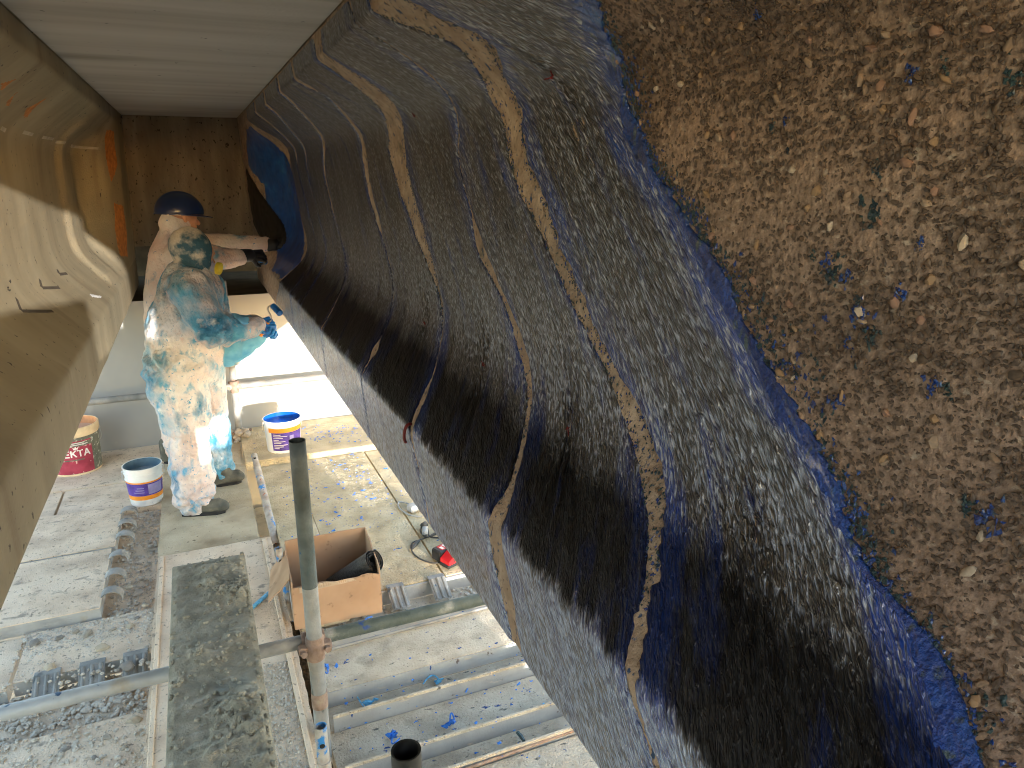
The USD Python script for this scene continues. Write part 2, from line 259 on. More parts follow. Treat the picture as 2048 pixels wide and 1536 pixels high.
mat('splashed_spigot', [(0.3, (0.26, 0.22, 0.19)), (0.6, (0.42, 0.39, 0.36)), (0.8, (0.50, 0.48, 0.45))], 20, 7, 0.6, (120, 0.5, 0.004), layers=[(22, 0.58, 0.64, (0.03, 0.20, 0.52), (1, 1, 1)), (26, 0.66, 0.70, (0.36, 0.14, 0.09), (1, 1, 1))])
flat('black_pipe', (0.035, 0.038, 0.042), 0.5, metallic=0.3, var=0.5, scale=30)
flat('bore_dark', (0.012, 0.011, 0.010), 0.9)
mat('cardboard', [(0.3, (0.33, 0.21, 0.135)), (0.7, (0.43, 0.29, 0.195))], 6, 6, 0.85, (200, 0.2, 0.002), layers=[(16, 0.62, 0.72, (0.16, 0.105, 0.065), (1, 1, 1))])
flat('cardboard_flute', (0.46, 0.36, 0.27), 0.9); flat('white_print', (0.62, 0.62, 0.64), 0.7, var=0.1)
mat('rolled_mesh', [(0.3, (0.012, 0.012, 0.013)), (0.7, (0.06, 0.06, 0.062))], 90, 3, 0.45, (180, 0.8, 0.004))
mat('rubble', [(0.25, (0.30, 0.26, 0.21)), (0.5, (0.42, 0.38, 0.33)), (0.75, (0.54, 0.51, 0.46))], 40, 5, 0.9, (120, 0.4, 0.004))
mat('soil', [(0.3, (0.05, 0.04, 0.03)), (0.7, (0.14, 0.11, 0.075))], 30, 7, 0.95, (60, 1.0, 0.02))
flat('ground_dirt', (0.30, 0.27, 0.22), 0.95, scale=0.6)
flat('blue_chip', (0.03, 0.16, 0.55), 0.45, var=0.5, scale=60); flat('light_blue_chip', (0.10, 0.36, 0.60), 0.45, var=0.4, scale=60)
mat('bucket_white', [(0.3, (0.66, 0.68, 0.70)), (0.7, (0.80, 0.80, 0.80))], 8, 5, 0.4, None, layers=[(9, 0.62, 0.74, (0.22, 0.50, 0.72), (1, 1, 0.35)), (50, 0.7, 0.74, (0.25, 0.3, 0.42), (1, 1, 1))])
flat('label_purple', (0.085, 0.05, 0.30), 0.45, var=0.45, scale=24); flat('label_orange', (0.85, 0.30, 0.03), 0.45, var=0.15); flat('label_lilac', (0.30, 0.27, 0.52), 0.45)
flat('bucket_steel_blue', (0.10, 0.16, 0.21), 0.4); flat('blue_paint', (0.008, 0.10, 0.48), 0.2, coat=0.6, var=0.2)
flat('pail_liquid', (0.22, 0.26, 0.29), 0.12, coat=0.6)
mat('red_bucket', [(0.3, (0.24, 0.02, 0.045)), (0.7, (0.42, 0.05, 0.09))], 14, 6, 0.5, None, layers=[(26, 0.60, 0.64, (0.60, 0.42, 0.38), (1.5, 1.5, 0.7))])
mat('dark_label', [(0.3, (0.10, 0.105, 0.08)), (0.7, (0.19, 0.19, 0.15))], 20, 6, 0.5, None, layers=[(40, 0.58, 0.62, (0.50, 0.50, 0.42), (1, 1, 1))])
flat('cream_rim', (0.72, 0.56, 0.36), 0.5, var=0.15); flat('orange_inside', (0.66, 0.30, 0.14), 0.5, var=0.25)
mat('peach_inside', [(0.3, (0.62, 0.36, 0.24)), (0.7, (0.74, 0.52, 0.40))], 6, 4, 0.5, None)
flat('wire', (0.55, 0.56, 0.57), 0.35, metallic=0.6, var=0.1); flat('white_letter', (0.75, 0.72, 0.70), 0.6, var=0.08)
flat('charger_red', (0.50, 0.012, 0.018), 0.4, var=0.1); flat('charger_black', (0.018, 0.018, 0.02), 0.5); flat('cable_black', (0.03, 0.03, 0.03), 0.5); flat('cable_grey', (0.28, 0.29, 0.30), 0.5)
SUITW = [(0.30, (0.54, 0.41, 0.39)), (0.46, (0.62, 0.54, 0.53)), (0.60, (0.66, 0.65, 0.66))]
mat('coverall', SUITW, 3.2, 5, 0.55, (55, 0.5, 0.010), layers=[(3.4, 0.46, 0.60, (0.08, 0.31, 0.48), (1, 1, 0.8)), (6, 0.52, 0.66, (0.03, 0.17, 0.30), (1, 1, .7)), (16, 0.55, 0.70, (0.10, 0.33, 0.52), (1, 1, .7)), (60, 0.62, 0.68, (0.07, 0.28, 0.46), (1, 1, 1)), (12, 0.6, 0.75, (0.60, 0.46, 0.44), (1, 1, 1)), (5, 0.66, 0.74, (0.82, 0.80, 0.78), (1, 1, 1))], bump2=(11, 0.9, 0.05))
mat('coverall_far', [(0.30, (0.58, 0.38, 0.33)), (0.46, (0.68, 0.52, 0.47)), (0.60, (0.72, 0.66, 0.62))], 3.0, 5, 0.6, (55, 0.5, 0.010), layers=[(4.6, 0.56, 0.64, (0.10, 0.28, 0.42), (1, 1, 0.8)), (28, 0.66, 0.70, (0.05, 0.2, 0.4), (1, 1, 1))], bump2=(14, 0.5, 0.03))
mat('hood_stained', [(0.30, (0.46, 0.41, 0.36)), (0.6, (0.58, 0.54, 0.49))], 4, 5, 0.6, (50, 0.5, 0.01), layers=[(8, 0.46, 0.58, (0.03, 0.10, 0.15), (1, 1, 1)), (24, .58, .72, (0.10, .2, .28), (1, 1, 1))])
mat('blue_sleeve', [(0.3, (0.06, 0.32, 0.62)), (0.7, (0.22, 0.55, 0.78))], 9, 5, 0.5, (60, 0.4, 0.008), layers=[(12, 0.62, 0.70, (0.66, 0.70, 0.74), (1, 1, 1))])
flat('blue_glove', (0.015, 0.17, 0.55), 0.35, coat=0.3, var=0.35, scale=40); flat('black_glove', (0.015, 0.014, 0.016), 0.5); flat('white_tape', (0.60, 0.54, 0.46), 0.5)
flat('skin', (0.50, 0.25, 0.15), 0.5); flat('helmet_navy', (0.010, 0.022, 0.085), 0.32, coat=0.4, var=0.2); flat('mask_yellow', (0.75, 0.58, 0.04), 0.5); flat('mask_lilac', (0.35, 0.36, 0.55), 0.5)
mat('boot', [(0.3, (0.05, 0.055, 0.05)), (0.6, (0.12, 0.115, 0.095)), (0.8, (0.26, 0.235, 0.18))], 16, 6, 0.75, (60, 0.4, 0.006))
flat('hair_dark', (0.02, 0.015, 0.012), 0.6)
mat('wood_sliver', [(0.3, (0.42, 0.28, 0.15)), (0.7, (0.55, 0.40, 0.24))], 20, 4, 0.8)
# pebbles: tone per island
def pebble_mat(name, ramp):
    MATS[name] = usdkit.material(stage, '/World/Looks/' + name, {'g': ('geometry', {}), 'n': ('noise_texture', {'scale': 120.0, 'detail': 4.0}), 'r': ('rgb_ramp', {'ramp': ramp}), 'o': ('object_info', {}),
        'a': ('math', {'math_type': 'multiply_add', 'value2': 0.2, 'value3': -0.10}), 's': ('math', {'math_type': 'add'}), 'p': ('principled_bsdf', {'roughness': 0.6})},
        [('n.fac', 'a.value1'), ('a.value', 's.value1'), ('g.random_per_island', 's.value2'), ('s.value', 'r.fac'), ('r.color', 'p.base_color')], surface='p.BSDF')
PEB = [(0.0, (0.09, 0.062, 0.046)), (0.15, (0.19, 0.132, 0.10)), (0.35, (0.31, 0.225, 0.17)), (0.5, (0.40, 0.31, 0.245)), (0.62, (0.36, 0.235, 0.15)), (0.75, (0.48, 0.40, 0.33)), (1.0, (0.64, 0.58, 0.51))]
pebble_mat('pebbles', PEB)
for i, c in enumerate([(0.31, 0.235, 0.175), (0.24, 0.17, 0.12), (0.10, 0.07, 0.05), (0.28, 0.185, 0.11), (0.42, 0.35, 0.28), (0.27, 0.165, 0.12)]): flat('pebble_tone_%d' % i, c, 0.55, scale=90)
for i, c in enumerate([(0.34, 0.30, 0.25), (0.45, 0.38, 0.29), (0.24, 0.22, 0.20)]): mat('chunk_%d' % i, [(0.3, tuple(0.7 * q for q in c)), (0.7, c)], 30, 5, 0.9, (90, 0.6, 0.006))

# ------------------------------------------------------------------ the concrete I-beams
PROF = [(.42, .427), (.42, .362), (.421, .352), (.430, .343), (.60, .212), (.645, .160), (.66, .085), (.66, -.30), (.645, -.40), (.60, -.475), (.472, -.610), (.460, -.622), (.4555, -.634), (.455, -.65), (.455, -.81), (.458, -.825), (.475, -.83), (.80, -.83)]
def chaikin(p, n=2):
    p = np.array(p, float)
    for _ in range(n):
        q = np.empty((2 * len(p) - 2, 2)); q[0::2] = .75 * p[:-1] + .25 * p[1:]; q[1::2] = .25 * p[:-1] + .75 * p[1:]
        p = np.vstack([p[:1], q, p[-1:]])
    return p
PR = chaikin(PROF); TT = np.r_[0, np.cumsum(np.linalg.norm(np.diff(PR, axis=0), axis=1))]; TEND = TT[-1]
Y0, YD = -0.7, 6.35; YS = -0.7                                   # beam ends: open behind the camera, cross wall in front
def surf_r(y, t):
    x, z = np.interp(t, TT, PR[:, 0]), np.interp(t, TT, PR[:, 1])
    b = np.clip((y - 5.15) / .75, 0, 1); b = b * b * (3 - 2 * b)
    xf = np.interp(z, [-.62, .35], [.455, .42]); xx = np.where((z < .36) & (z > -.62), x + (xf - x) * b, x)
    return np.stack(np.broadcast_arrays(xx, y, z + EYE), -1)
def surf_l(y, t):
    p = surf_r(y, t); z = p[..., 2] - EYE; yb = p[..., 1]
    st_ = np.clip((yb - 4.62) / .10, 0, 1); st_ = st_ * st_ * (3 - 2 * st_); st2 = np.clip((yb - 5.02) / .12, 0, 1); st2 = st2 * st2 * (3 - 2 * st2)
    k = np.clip((p[..., 0] - .47) / .06, 0, 1) * ((z < .34) & (z > -.60))
    p[..., 0] = -(p[..., 0] - 0.03) + .026 * k * (st_ - .55 * st2 * (1 - np.clip((yb - 5.3) / .3, 0, 1))); return p
def normals(surf, y, t):
    e = 0.004
    a = surf(y + e, t) - surf(y - e, t); b = surf(y, np.clip(t + e, 0, TEND)) - surf(y, np.clip(t - e, 0, TEND))
    n = np.cross(a, b); n /= np.maximum(np.linalg.norm(n, axis=-1, keepdims=True), 1e-12)
    return n if surf is surf_l else -n
def side(surf, n): return n
# orientation check: right beam's normal must point towards -x on the web
if normals(surf_r, np.array([1.0]), np.array([0.6]))[0, 0] > 0: NS_R = -1.0
else: NS_R = 1.0
NS_L = 1.0 if normals(surf_l, np.array([1.0]), np.array([0.6]))[0, 0] > 0 else -1.0
def nrm(surf, y, t): return normals(surf, y, t) * (NS_R if surf is surf_r else NS_L)

def beam_body(surf, ys, ts, amp):
    Y, TQ = np.meshgrid(ys, ts, indexing='ij'); P = surf(Y, TQ); Nn = nrm(surf, Y, TQ)
    d = amp * (0.007 * (fbm(P * 9, 3, 1) - .5) + 0.003 * (fbm(P * 70, 3, 2) - .5) + 0.0015 * (noise(P * 160, 3) - .5))
    V = (P + Nn * d[..., None]).reshape(-1, 3)
    F = grid_faces(len(ys), len(ts), flip=(surf is surf_l))
    sx = 1 if surf is surf_r else -1; off = 0 if surf is surf_r else 0.03
    back = np.array([(.80, -.83), (1.02, -.83), (1.02, -.62), (.82, -.38), (.82, .1), (1.02, .36), (1.02, .427)])
    yb = np.array([Y0, 2.0, YD]); B = np.array([[(sx * (x - off), y, z + EYE) for x, z in back] for y in yb]).reshape(-1, 3)
    Fb = grid_faces(3, len(back), flip=(surf is surf_l))
    return T(np.vstack([V, B]), np.vstack([F, Fb + len(V)]))

from scipy.interpolate import PchipInterpolator
def lerp(ctrl): c = np.array(ctrl, float); p = PchipInterpolator(c[:, 0], c[:, 1]); return lambda t: p(np.clip(t, c[0, 0], c[-1, 0]))
ANCH = [(1.59, .985, .16), (1.13, 1.0, .18), (.65, .975, .20), (2.1, .97, .16), (1.79, .33, .15), (1.26, .35, .17), (2.18, .36, .13)]
def wrinkle(y, t):
    d = np.zeros_like(y)
    for i, (ya, ta, R) in enumerate(ANCH):
        dt = t - ta; dy = (y - ya) + 0.75 * dt; w = 0.010 + .22 * np.abs(dt)
        d += (0.0055 if i != 2 else .004) * np.exp(-(np.abs(dt) / R) ** 1.5) * np.minimum(1, np.abs(dt) / .02 + .3) * np.exp(-(dy / (.02 + .55 * np.abs(dt))) ** 2) * np.cos(dy / w * 5.0 + 1.7 * i + 1.3 * noise(np.stack([y * 20, t * 20, y * 0], -1), i)) - 0.006 * np.exp(-((dy / .010) ** 2 + (dt / .022) ** 2))
    return d
def sheet(surf, y0, y1, t0, t1, nu, nt, off, jag=0.012, seed=0, wr=1.0, taper=0.03, jfreq=30):
    """thin sheet bonded to a beam between two edge curves y0(t), y1(t); its rim dips to the concrete"""
    ts = np.linspace(t0, t1, nt); u = np.linspace(0, 1, nu)
    k = np.stack([ts * jfreq, ts * 0 + seed * 7.3, ts * 0], -1)
    a = y0(ts) + jag * (fbm(k, 4, seed) - .5) * 2; b = y1(ts) + jag * (fbm(k + 40, 4, seed) - .5) * 2
    k2 = np.stack([ts * 130, ts * 0 + seed * 3.1, ts * 0], -1); a = a + jag * .6 * (fbm(k2, 3, seed + 60) - .5); b = b + jag * .6 * (fbm(k2 + 9, 3, seed + 61) - .5)
    b = np.maximum(b, a + 0.002)
    Y = a[None, :] + (b - a)[None, :] * u[:, None]; TQ = np.broadcast_to(ts, Y.shape)
    P = surf(Y, TQ); Nn = nrm(surf, Y, TQ)
    e = np.minimum(np.minimum(Y - a, b - Y), np.minimum(TQ - t0, t1 - TQ) + 0.01); e = np.clip(e / taper, 0, 1)
    S = Y + 0.9 * TQ
    rid = 1 - np.abs(2 * fbm(np.stack([S * 16, TQ * 1.6, S * 0 + seed], -1), 3, seed + 5) - 1)
    d = off * np.minimum(1, e * 4) - 0.003 * (1 - np.minimum(1, e * 12)) + wr * (0.0022 * (rid ** 4 - .15) + 0.6 * wrinkle(Y, TQ)) * e + wr * 0.0022 * (fbm(np.stack([S * 110, TQ * 34, S * 0], -1), 2, 9) - .5)
    d = np.where(TQ > 1.17, off * np.minimum(1, e * 4) + .3 * (d - off * np.minimum(1, e * 4)), d)
    V = (P + Nn * np.maximum(d, -0.004)[..., None]).reshape(-1, 3)
    uv = np.stack([S, TQ], -1).reshape(-1, 2); edge = (1 - np.clip(np.minimum(Y - a, b - Y) / 0.09, 0, 1)).reshape(-1)
    return T(V, grid_faces(nu, nt, flip=(surf is surf_l))), uv, edge
def patch(surf, poly, off, cell=0.008, jag=0.012, seed=0, wr=0.0):
    """sheet with an outline given in (y, t)"""
    pg = Polygon(poly); y0, t0, y1, t1 = pg.bounds
    ys, ts = np.arange(y0 - .03, y1 + .03, cell), np.arange(max(0.001, t0 - .03), min(TEND, t1 + .03), cell)
    Y, TQ = np.meshgrid(ys, ts, indexing='ij')
    q = np.stack([Y * 14, TQ * 14, Y * 0 + seed], -1)
    qy, qt = Y + jag * 2 * (fbm(q, 4, seed) - .5), TQ + jag * 2 * (fbm(q + 30, 4, seed) - .5)
    inside = shapely.contains_xy(pg, qy, qt)
    P = surf(Y, TQ); Nn = nrm(surf, Y, TQ)
    dist = np.where(inside, 1, 0)
    from scipy.ndimage import distance_transform_edt
    e = np.clip(distance_transform_edt(inside) / 3, 0, 1)
    d = off * e + wr * (fbm(np.stack([Y * 25, TQ * 25, Y * 0], -1), 3, seed) - .5) * e
    V = (P + Nn * d[..., None]).reshape(-1, 3); cellm = inside[:-1, :-1] & inside[1:, :-1] & inside[:-1, 1:] & inside[1:, 1:]
    uv = np.stack([Y, TQ], -1).reshape(-1, 2)
    Fc = grid_faces(len(ys), len(ts), cellm, flip=(surf is surf_l)); ids = np.unique(Fc); remap = np.zeros(len(V), int); remap[ids] = np.arange(len(ids))
    return T(V[ids], remap[Fc]), uv[ids], np.zeros(len(ids))

ys_near = np.r_[np.linspace(Y0, .2, 16)[:-1], np.arange(.2, 1.5, .006), np.arange(1.5, 3.2, .014), np.arange(3.2, YD, .03), YD]
RB = thing('concrete_beam', 'near concrete I-beam wrapped in dark carbon fabric and blue resin', 'bridge beam', (.74, 0, EYE - .83))
BODY_R = beam_body(surf_r, ys_near, np.linspace(0.0005, TEND, 250), 1.0)
e_raw = lerp([(0, 1.06), (.24, 1.03), (.34, 1.07), (.45, 1.05), (.6, .88), (.75, .73), (.82, .66), (.87, .585), (.95, .49), (.97, .43), (1.05, .34), (1.2, .2), (1.5, 0.02), (1.75, -.05)])
e2r = lerp([(0, 1.58), (.14, 1.51), (.25, 1.40), (.34, 1.46), (.43, 1.46), (.62, 1.32), (.81, 1.12), (.96, .88), (1.04, .79), (1.16, .71), (1.3, .60), (1.75, .45)])
e2l = lerp([(0, 1.82), (.08, 1.75), (.25, 1.54), (.36, 1.58), (.42, 1.56), (.53, 1.51), (.63, 1.39), (.76, 1.24), (.9, 1.035), (.97, .93), (1.04, .835), (1.10, .770), (1.16, .722), (1.20, .70), (1.24, .675), (1.27, .638), (1.75, .46)])
eSr = lerp([(0, 1.99), (.29, 1.81), (.47, 1.86), (.68, 1.72), (.81, 1.55), (.97, 1.335), (1.1, 1.21), (1.22, 1.115), (1.41, 1.01), (1.75, .9)])
eSl = lerp([(0, 2.005), (.29, 1.82), (.47, 1.868), (.62, 1.79), (.70, 1.755), (.81, 1.58), (.9, 1.465), (.97, 1.355), (1.03, 1.285), (1.1, 1.225), (1.18, 1.175), (1.24, 1.165), (1.41, 1.06), (1.75, .98)])
e1r = lerp([(0, 2.41), (.08, 2.38), (.26, 2.27), (.45, 2.38), (.71, 2.19), (.83, 2.075), (.97, 1.94), (1.12, 1.78), (1.22, 1.70), (1.41, 1.55), (1.75, 1.4)])
e1l = lerp([(0, 2.56), (.07, 2.52), (.27, 2.45), (.44, 2.58), (.67, 2.36), (.80, 2.17), (.88, 2.045), (.97, 1.95), (1.10, 1.805), (1.17, 1.765), (1.24, 1.70), (1.41, 1.56), (1.75, 1.42)])
_n = len(ys_near) * 250; _yy = np.repeat(ys_near, 250); _tt = np.tile(np.linspace(0.0005, TEND, 250), len(ys_near))
_under = np.zeros(len(BODY_R.vertices), bool); _under[:_n] = _yy > e_raw(_tt) + .12
_fm = _under[BODY_R.faces].all(1)
def cut(m, fm):
    q = T(m.vertices, m.faces[fm]); q.remove_unreferenced_vertices(); return q
obj('concrete', cut(BODY_R, ~_fm), 'blasted_concrete', RB, smooth=True)
obj('concrete', cut(BODY_R, _fm), 'gap_concrete', RB, smooth=True, label='smoother tan concrete showing between the fabric wraps, painted lighter as if better lit')
def off_(fn, w):
    w = lerp(w); return lambda t: fn(t) + w(t)
c3 = lerp([(0, 3.08), (.09, 3.02), (.2, 2.90), (.35, 2.98), (.51, 2.96), (.62, 2.90), (.71, 2.80), (.97, 2.50), (1.2, 2.30), (1.41, 2.2), (1.75, 2.1)])
c4 = lerp([(0, 3.58), (.09, 3.52), (.28, 3.68), (.5, 3.94), (.74, 3.72), (1.0, 3.30), (1.2, 3.10), (1.41, 3.0), (1.75, 2.9)])
c5 = lerp([(0, 4.2), (.11, 4.16), (.3, 4.42), (.46, 4.52), (.74, 4.25), (1.0, 3.86), (1.2, 3.75), (1.41, 3.65), (1.75, 3.6)])
c6 = lerp([(0, 4.76), (.11, 4.74), (.3, 4.82), (.46, 4.92), (.74, 4.6), (1.0, 4.2), (1.2, 4.1), (1.41, 4.05), (1.75, 4.0)])
ce = lerp([(0, 5.4), (.11, 5.36), (.3, 5.16), (.46, 5.22), (.8, 4.92), (1.03, 4.5), (1.23, 4.62), (1.41, 4.95), (1.75, 5.0)])
g3 = [(0, .05), (.12, .05), (.17, .004), (.22, .03), (.35, .055), (.62, .065), (.72, .045), (.76, .006), (1.08, .006), (1.14, .05), (1.18, .006), (1.75, .006)]
g4 = [(0, .06), (.12, .07), (.2, .05), (.4, .055), (.55, .05), (.72, .03), (.76, .006), (1.75, .006)]
g5 = [(0, .09), (.11, .08), (.36, .05), (.46, .02), (.6, .006), (1.75, .006)]
g6 = [(0, .12), (.11, .10), (.36, .06), (.5, .02), (.6, .008), (1.75, .008)]
def half(g, s): return [(a, s * b / 2) for a, b in g]
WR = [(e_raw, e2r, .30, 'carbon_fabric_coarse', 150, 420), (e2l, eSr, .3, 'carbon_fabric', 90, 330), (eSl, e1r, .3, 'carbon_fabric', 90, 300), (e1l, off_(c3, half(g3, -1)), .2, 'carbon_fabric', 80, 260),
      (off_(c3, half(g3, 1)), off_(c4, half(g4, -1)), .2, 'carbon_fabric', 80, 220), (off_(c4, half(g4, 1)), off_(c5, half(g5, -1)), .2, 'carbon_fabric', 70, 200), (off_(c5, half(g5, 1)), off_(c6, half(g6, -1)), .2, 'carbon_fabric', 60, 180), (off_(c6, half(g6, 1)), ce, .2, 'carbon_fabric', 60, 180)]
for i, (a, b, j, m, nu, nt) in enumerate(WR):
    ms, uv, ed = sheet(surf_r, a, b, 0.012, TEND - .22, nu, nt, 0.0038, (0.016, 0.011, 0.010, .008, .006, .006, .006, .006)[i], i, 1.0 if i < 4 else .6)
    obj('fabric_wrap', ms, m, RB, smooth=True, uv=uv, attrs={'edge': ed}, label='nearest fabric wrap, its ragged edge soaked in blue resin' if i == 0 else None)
# resin brushed past the ragged edge of the nearest wrap, then thin teal smears
ms, uv, ed = sheet(surf_r, lambda t: e_raw(t) - .012 - .022 * np.sin(t * 17) ** 2, lambda t: e_raw(t) + .035, 0.02, 1.5, 30, 700, 0.003, 0.034, 31, 0.8, 0.008, 20)
obj('resin_smear', ms, 'navy_resin', RB, smooth=True, uv=uv)
def fleck(y, t, r, lift=.0022):
    n_ = rng.integers(6, 10); a = np.sort(rng.uniform(0, 6.28, n_)); rr = r * rng.uniform(.35, 1.2, n_)
    yy, tt = np.r_[y, y + rr * np.cos(a)], np.clip(np.r_[t, t + rr * np.sin(a) * rng.uniform(.6, 1.5)], 0.001, TEND)
    P = surf_r(yy, tt); Nn = nrm(surf_r, yy, tt); V = P + Nn * (np.r_[lift, np.full(n_, lift * .4)] + .0008)[:, None]; k = np.arange(n_)
    return T(V, np.stack([k * 0, 1 + (k + 1) % n_, 1 + k], 1))
fa, fb = [], []
for k in range(2600):
    t = rng.uniform(.03, 1.2); o = abs(rng.normal()) * (.022 + .03 * max(0, float(fbm(np.array([t * 7, .3, 1.0]), 3, 5)) - .45) * 4)
    y = float(e_raw(t)) - .012 - o
    (fb if rng.random() < .35 else fa).append(fleck(y, t, rng.uniform(.0012, .0048) * (1.3 if o < .02 else 1)))
for fn, sg, n_, tm in ((e2r, 1, 620, 1.15), (e2l, -1, 620, 1.15), (eSl, -1, 260, 1.4), (e1r, 1, 380, .95), (e1l, -1, 380, .95)):
    for k in range(n_):
        t = rng.uniform(.03, tm); (fa if rng.random() < .7 else fb).append(fleck(float(fn(t)) + sg * (abs(rng.normal()) * .014 - .004), t, rng.uniform(.0012, .0042)))
obj('resin_flecks', fa, 'teal_resin', RB, kind='stuff'); obj('resin_flecks', fb, 'navy_resin', RB, kind='stuff')
for k, (u, v, r) in enumerate([(1665, 545, .017), (1690, 555, .012), (1718, 600, .008), (1722, 632, .018), (1745, 672, .013), (1700, 690, .009), (1550, 255, .009), (1575, 240, .006), (1580, 300, .005), (1870, 770, .012), (1895, 775, .010), (1980, 1030, .018), (1945, 1015, .012), (1828, 150, .010), (1900, 130, .008), (1655, 525, .012), (1630, 510, .008), (1845, 488, .007), (1745, 420, .02), (1680, 800, .012), (2035, 160, .012), (1560, 30, .008), (1755, 345, .010), (1800, 590, .01)]):
    p = onx(u, v, .66); y, z = p[1], p[2] - EYE; t = float(np.interp(-z, -PR[:, 1], TT))
    r *= .7
    L_ = [fleck(y + rng.normal() * r * .55, t + rng.normal() * r * .7, rng.uniform(.15, .5) * r) for _ in range(int(14 + 900 * r))]
    obj('resin_splash', L_, 'navy_resin' if k % 2 else 'teal_resin', RB)
# far splay: brushed blue resin, a dry dark fabric piece hanging from it
ms, uv, ed = patch(surf_r, [(5.48, .12), (5.36, .30), (5.22, .48), (5.0, .75), (4.72, .95), (4.50, 1.05), (4.62, 1.215), (5.15, 1.215), (5.45, 1.05), (5.62, .90), (5.62, .60), (5.86, .46), (5.84, .30), (5.72, .14)], 0.004, 0.009, .02, 3, 0.006)
obj('resin_patch', ms, 'blue_resin', RB, smooth=True, uv=uv, label='bright blue brushed resin at the far end of the beam')
ms, uv, ed = patch(surf_r, [(5.94, .46), (5.74, .58), (5.60, .70), (5.40, .86), (5.30, 1.0), (5.42, 1.06), (5.70, 1.03), (5.90, .90), (6.02, .66)], 0.016, 0.009, .008, 5, 0.01)
obj('loose_fabric', ms, 'dry_fabric', RB, smooth=True, uv=uv, label='dry dark fabric piece being pressed onto blue resin')
# red threads at the anchor knots, red wire on the lower edge
for (ya, ta, R) in ANCH[:2] + ANCH[3:4] + ANCH[5:]:
    tuft = []
    for k in range(4):
        p0 = surf_r(np.array(ya), np.array(ta)) + nrm(surf_r, np.array([ya]), np.array([ta]))[0] * .006
        d = rng.normal(size=3) * [.003, .007, .010] + np.array([-.002, 0, .002]); tuft.append(tube([p0, p0 + d * .5 + rng.normal(size=3) * .003, p0 + d], .0012, 5))
    obj('red_thread', tuft, 'red_fibre', RB)
p0 = onx(815, 858, .449); obj('red_wire', tube(curve([p0 + [0.01, 0, .012], p0 + [-.006, -.012, .012], p0 + [-.012, -.01, -.012], p0 + [-.006, 0, -.035]], 14), .004, 8), 'red_fibre', RB, smooth=True)
# exposed pebbles in the blasted web
PB, big = [], []
n = 0
while n < 24000:
    y, t = rng.uniform(.16, 1.25), rng.uniform(.02, 1.2)
    if y > float(e_raw(t)) - .015: continue
    n += 1
    r = rng.choice([.0015, .0021, .0029, .0038, .0050], p=[.28, .35, .27, .085, .015]) * rng.uniform(.75, 1.1)
    PB.append((y, t, r))
PBa = np.array(PB); Pp = surf_r(PBa[:, 0], PBa[:, 1]); Pn = nrm(surf_r, PBa[:, 0], PBa[:, 1])
ordr = np.argsort(-PBa[:, 2]); ico = trimesh.creation.icosphere(subdivisions=0); ico1 = trimesh.creation.icosphere(subdivisions=1)
def peb(i, base):
    a, b, c = frame(Pn[i]); th = rng.uniform(0, 6.28); A = a * math.cos(th) + b * math.sin(th); B = np.cross(c, A); r = PBa[i, 2]
    v = base.vertices * (1 + .75 * (rng.random((len(base.vertices), 1)) - .5)); q = np.outer(v[:, 0] * rng.uniform(.9, 1.5), A) + np.outer(v[:, 1] * rng.uniform(.55, 1.0), B) + np.outer(v[:, 2] * rng.uniform(.45, .8), c)
    return Pp[i] + Pn[i] * r * rng.uniform(.1, .45) + q * r
for i in ordr[:260]:
    hull = trimesh.convex.convex_hull(peb(i, ico1)); obj('pebble', hull, 'pebble_tone_%d' % rng.integers(0, 6), RB, smooth=25)
V, F = [], []
for k, i in enumerate(ordr[260:]): V.append(peb(i, ico)); F.append(ico.faces + 12 * k)
obj('exposed_pebbles', T(np.vstack(V), np.vstack(F)), 'pebbles', RB, kind='stuff')

ys_l = np.r_[np.linspace(Y0, 2.5, 8)[:-1], np.arange(2.5, YD, .03), YD]
LB = thing('concrete_beam', 'bare tan concrete I-beam at left with sunlit web and orange patches', 'bridge beam', (-.71, 0, EYE - .83))
obj('concrete', beam_body(surf_l, ys_l, np.linspace(0.0005, TEND, 150), .7), 'beam_concrete', LB, smooth=True)
def inv_l(u, v):
    ys, ts = np.meshgrid(np.arange(2.2, 6.3, .01), np.linspace(0.01, TEND - .25, 260), indexing='ij'); P = surf_l(ys, ts) - EYEP
    z = P @ FW; uu = 1024 + f_ * (P @ RT) / z; vv = 768 - f_ * (P @ UPV) / z
    i = np.hypot(uu - u, vv - v).argmin(); return ys.flat[i], ts.flat[i]
for px in ([(214, 258), (228, 262), (236, 330), (230, 350), (222, 366), (216, 340)], [(228, 405), (246, 410), (254, 470), (256, 515), (240, 512), (230, 450)]):
    ms, uv, ed = patch(surf_l, [inv_l(*q) for q in px], 0.003, 0.008, .012, 8); obj('primer_patch', ms, 'orange_primer', LB, smooth=True)
for px in ([(0, 165), (45, 152), (20, 166), (0, 185)], [(10, 205), (45, 172), (30, 190), (18, 218)], [(45, 235), (52, 215), (98, 192), (66, 218), (50, 240)]):
    ms, uv, ed = patch(surf_l, [inv_l(*q) for q in px], 0.0025, 0.008, .01, 12); obj('primer_patch', ms, 'orange_primer', LB, smooth=True)
def slot(pxs, w, m, off=.002):
    q = [inv_l(*p) for p in pxs]; ms = []
    for a, b in zip(q[:-1], q[1:]):
        n_ = 12; yy, tt = np.linspace(a[0], b[0], n_), np.linspace(a[1], b[1], n_); d = np.array([b[0] - a[0], b[1] - a[1]]); d /= np.linalg.norm(d) + 1e-9
        rows = [surf_l(yy + s * w * -d[1], tt + s * w * d[0]) + nrm(surf_l, yy, tt) * o for s, o in ((-1, -.004), (-1, off), (1, off), (1, -.004))]
        ms.append(T(np.stack(rows, 1).reshape(-1, 3), grid_faces(n_, 4)))
    return ms
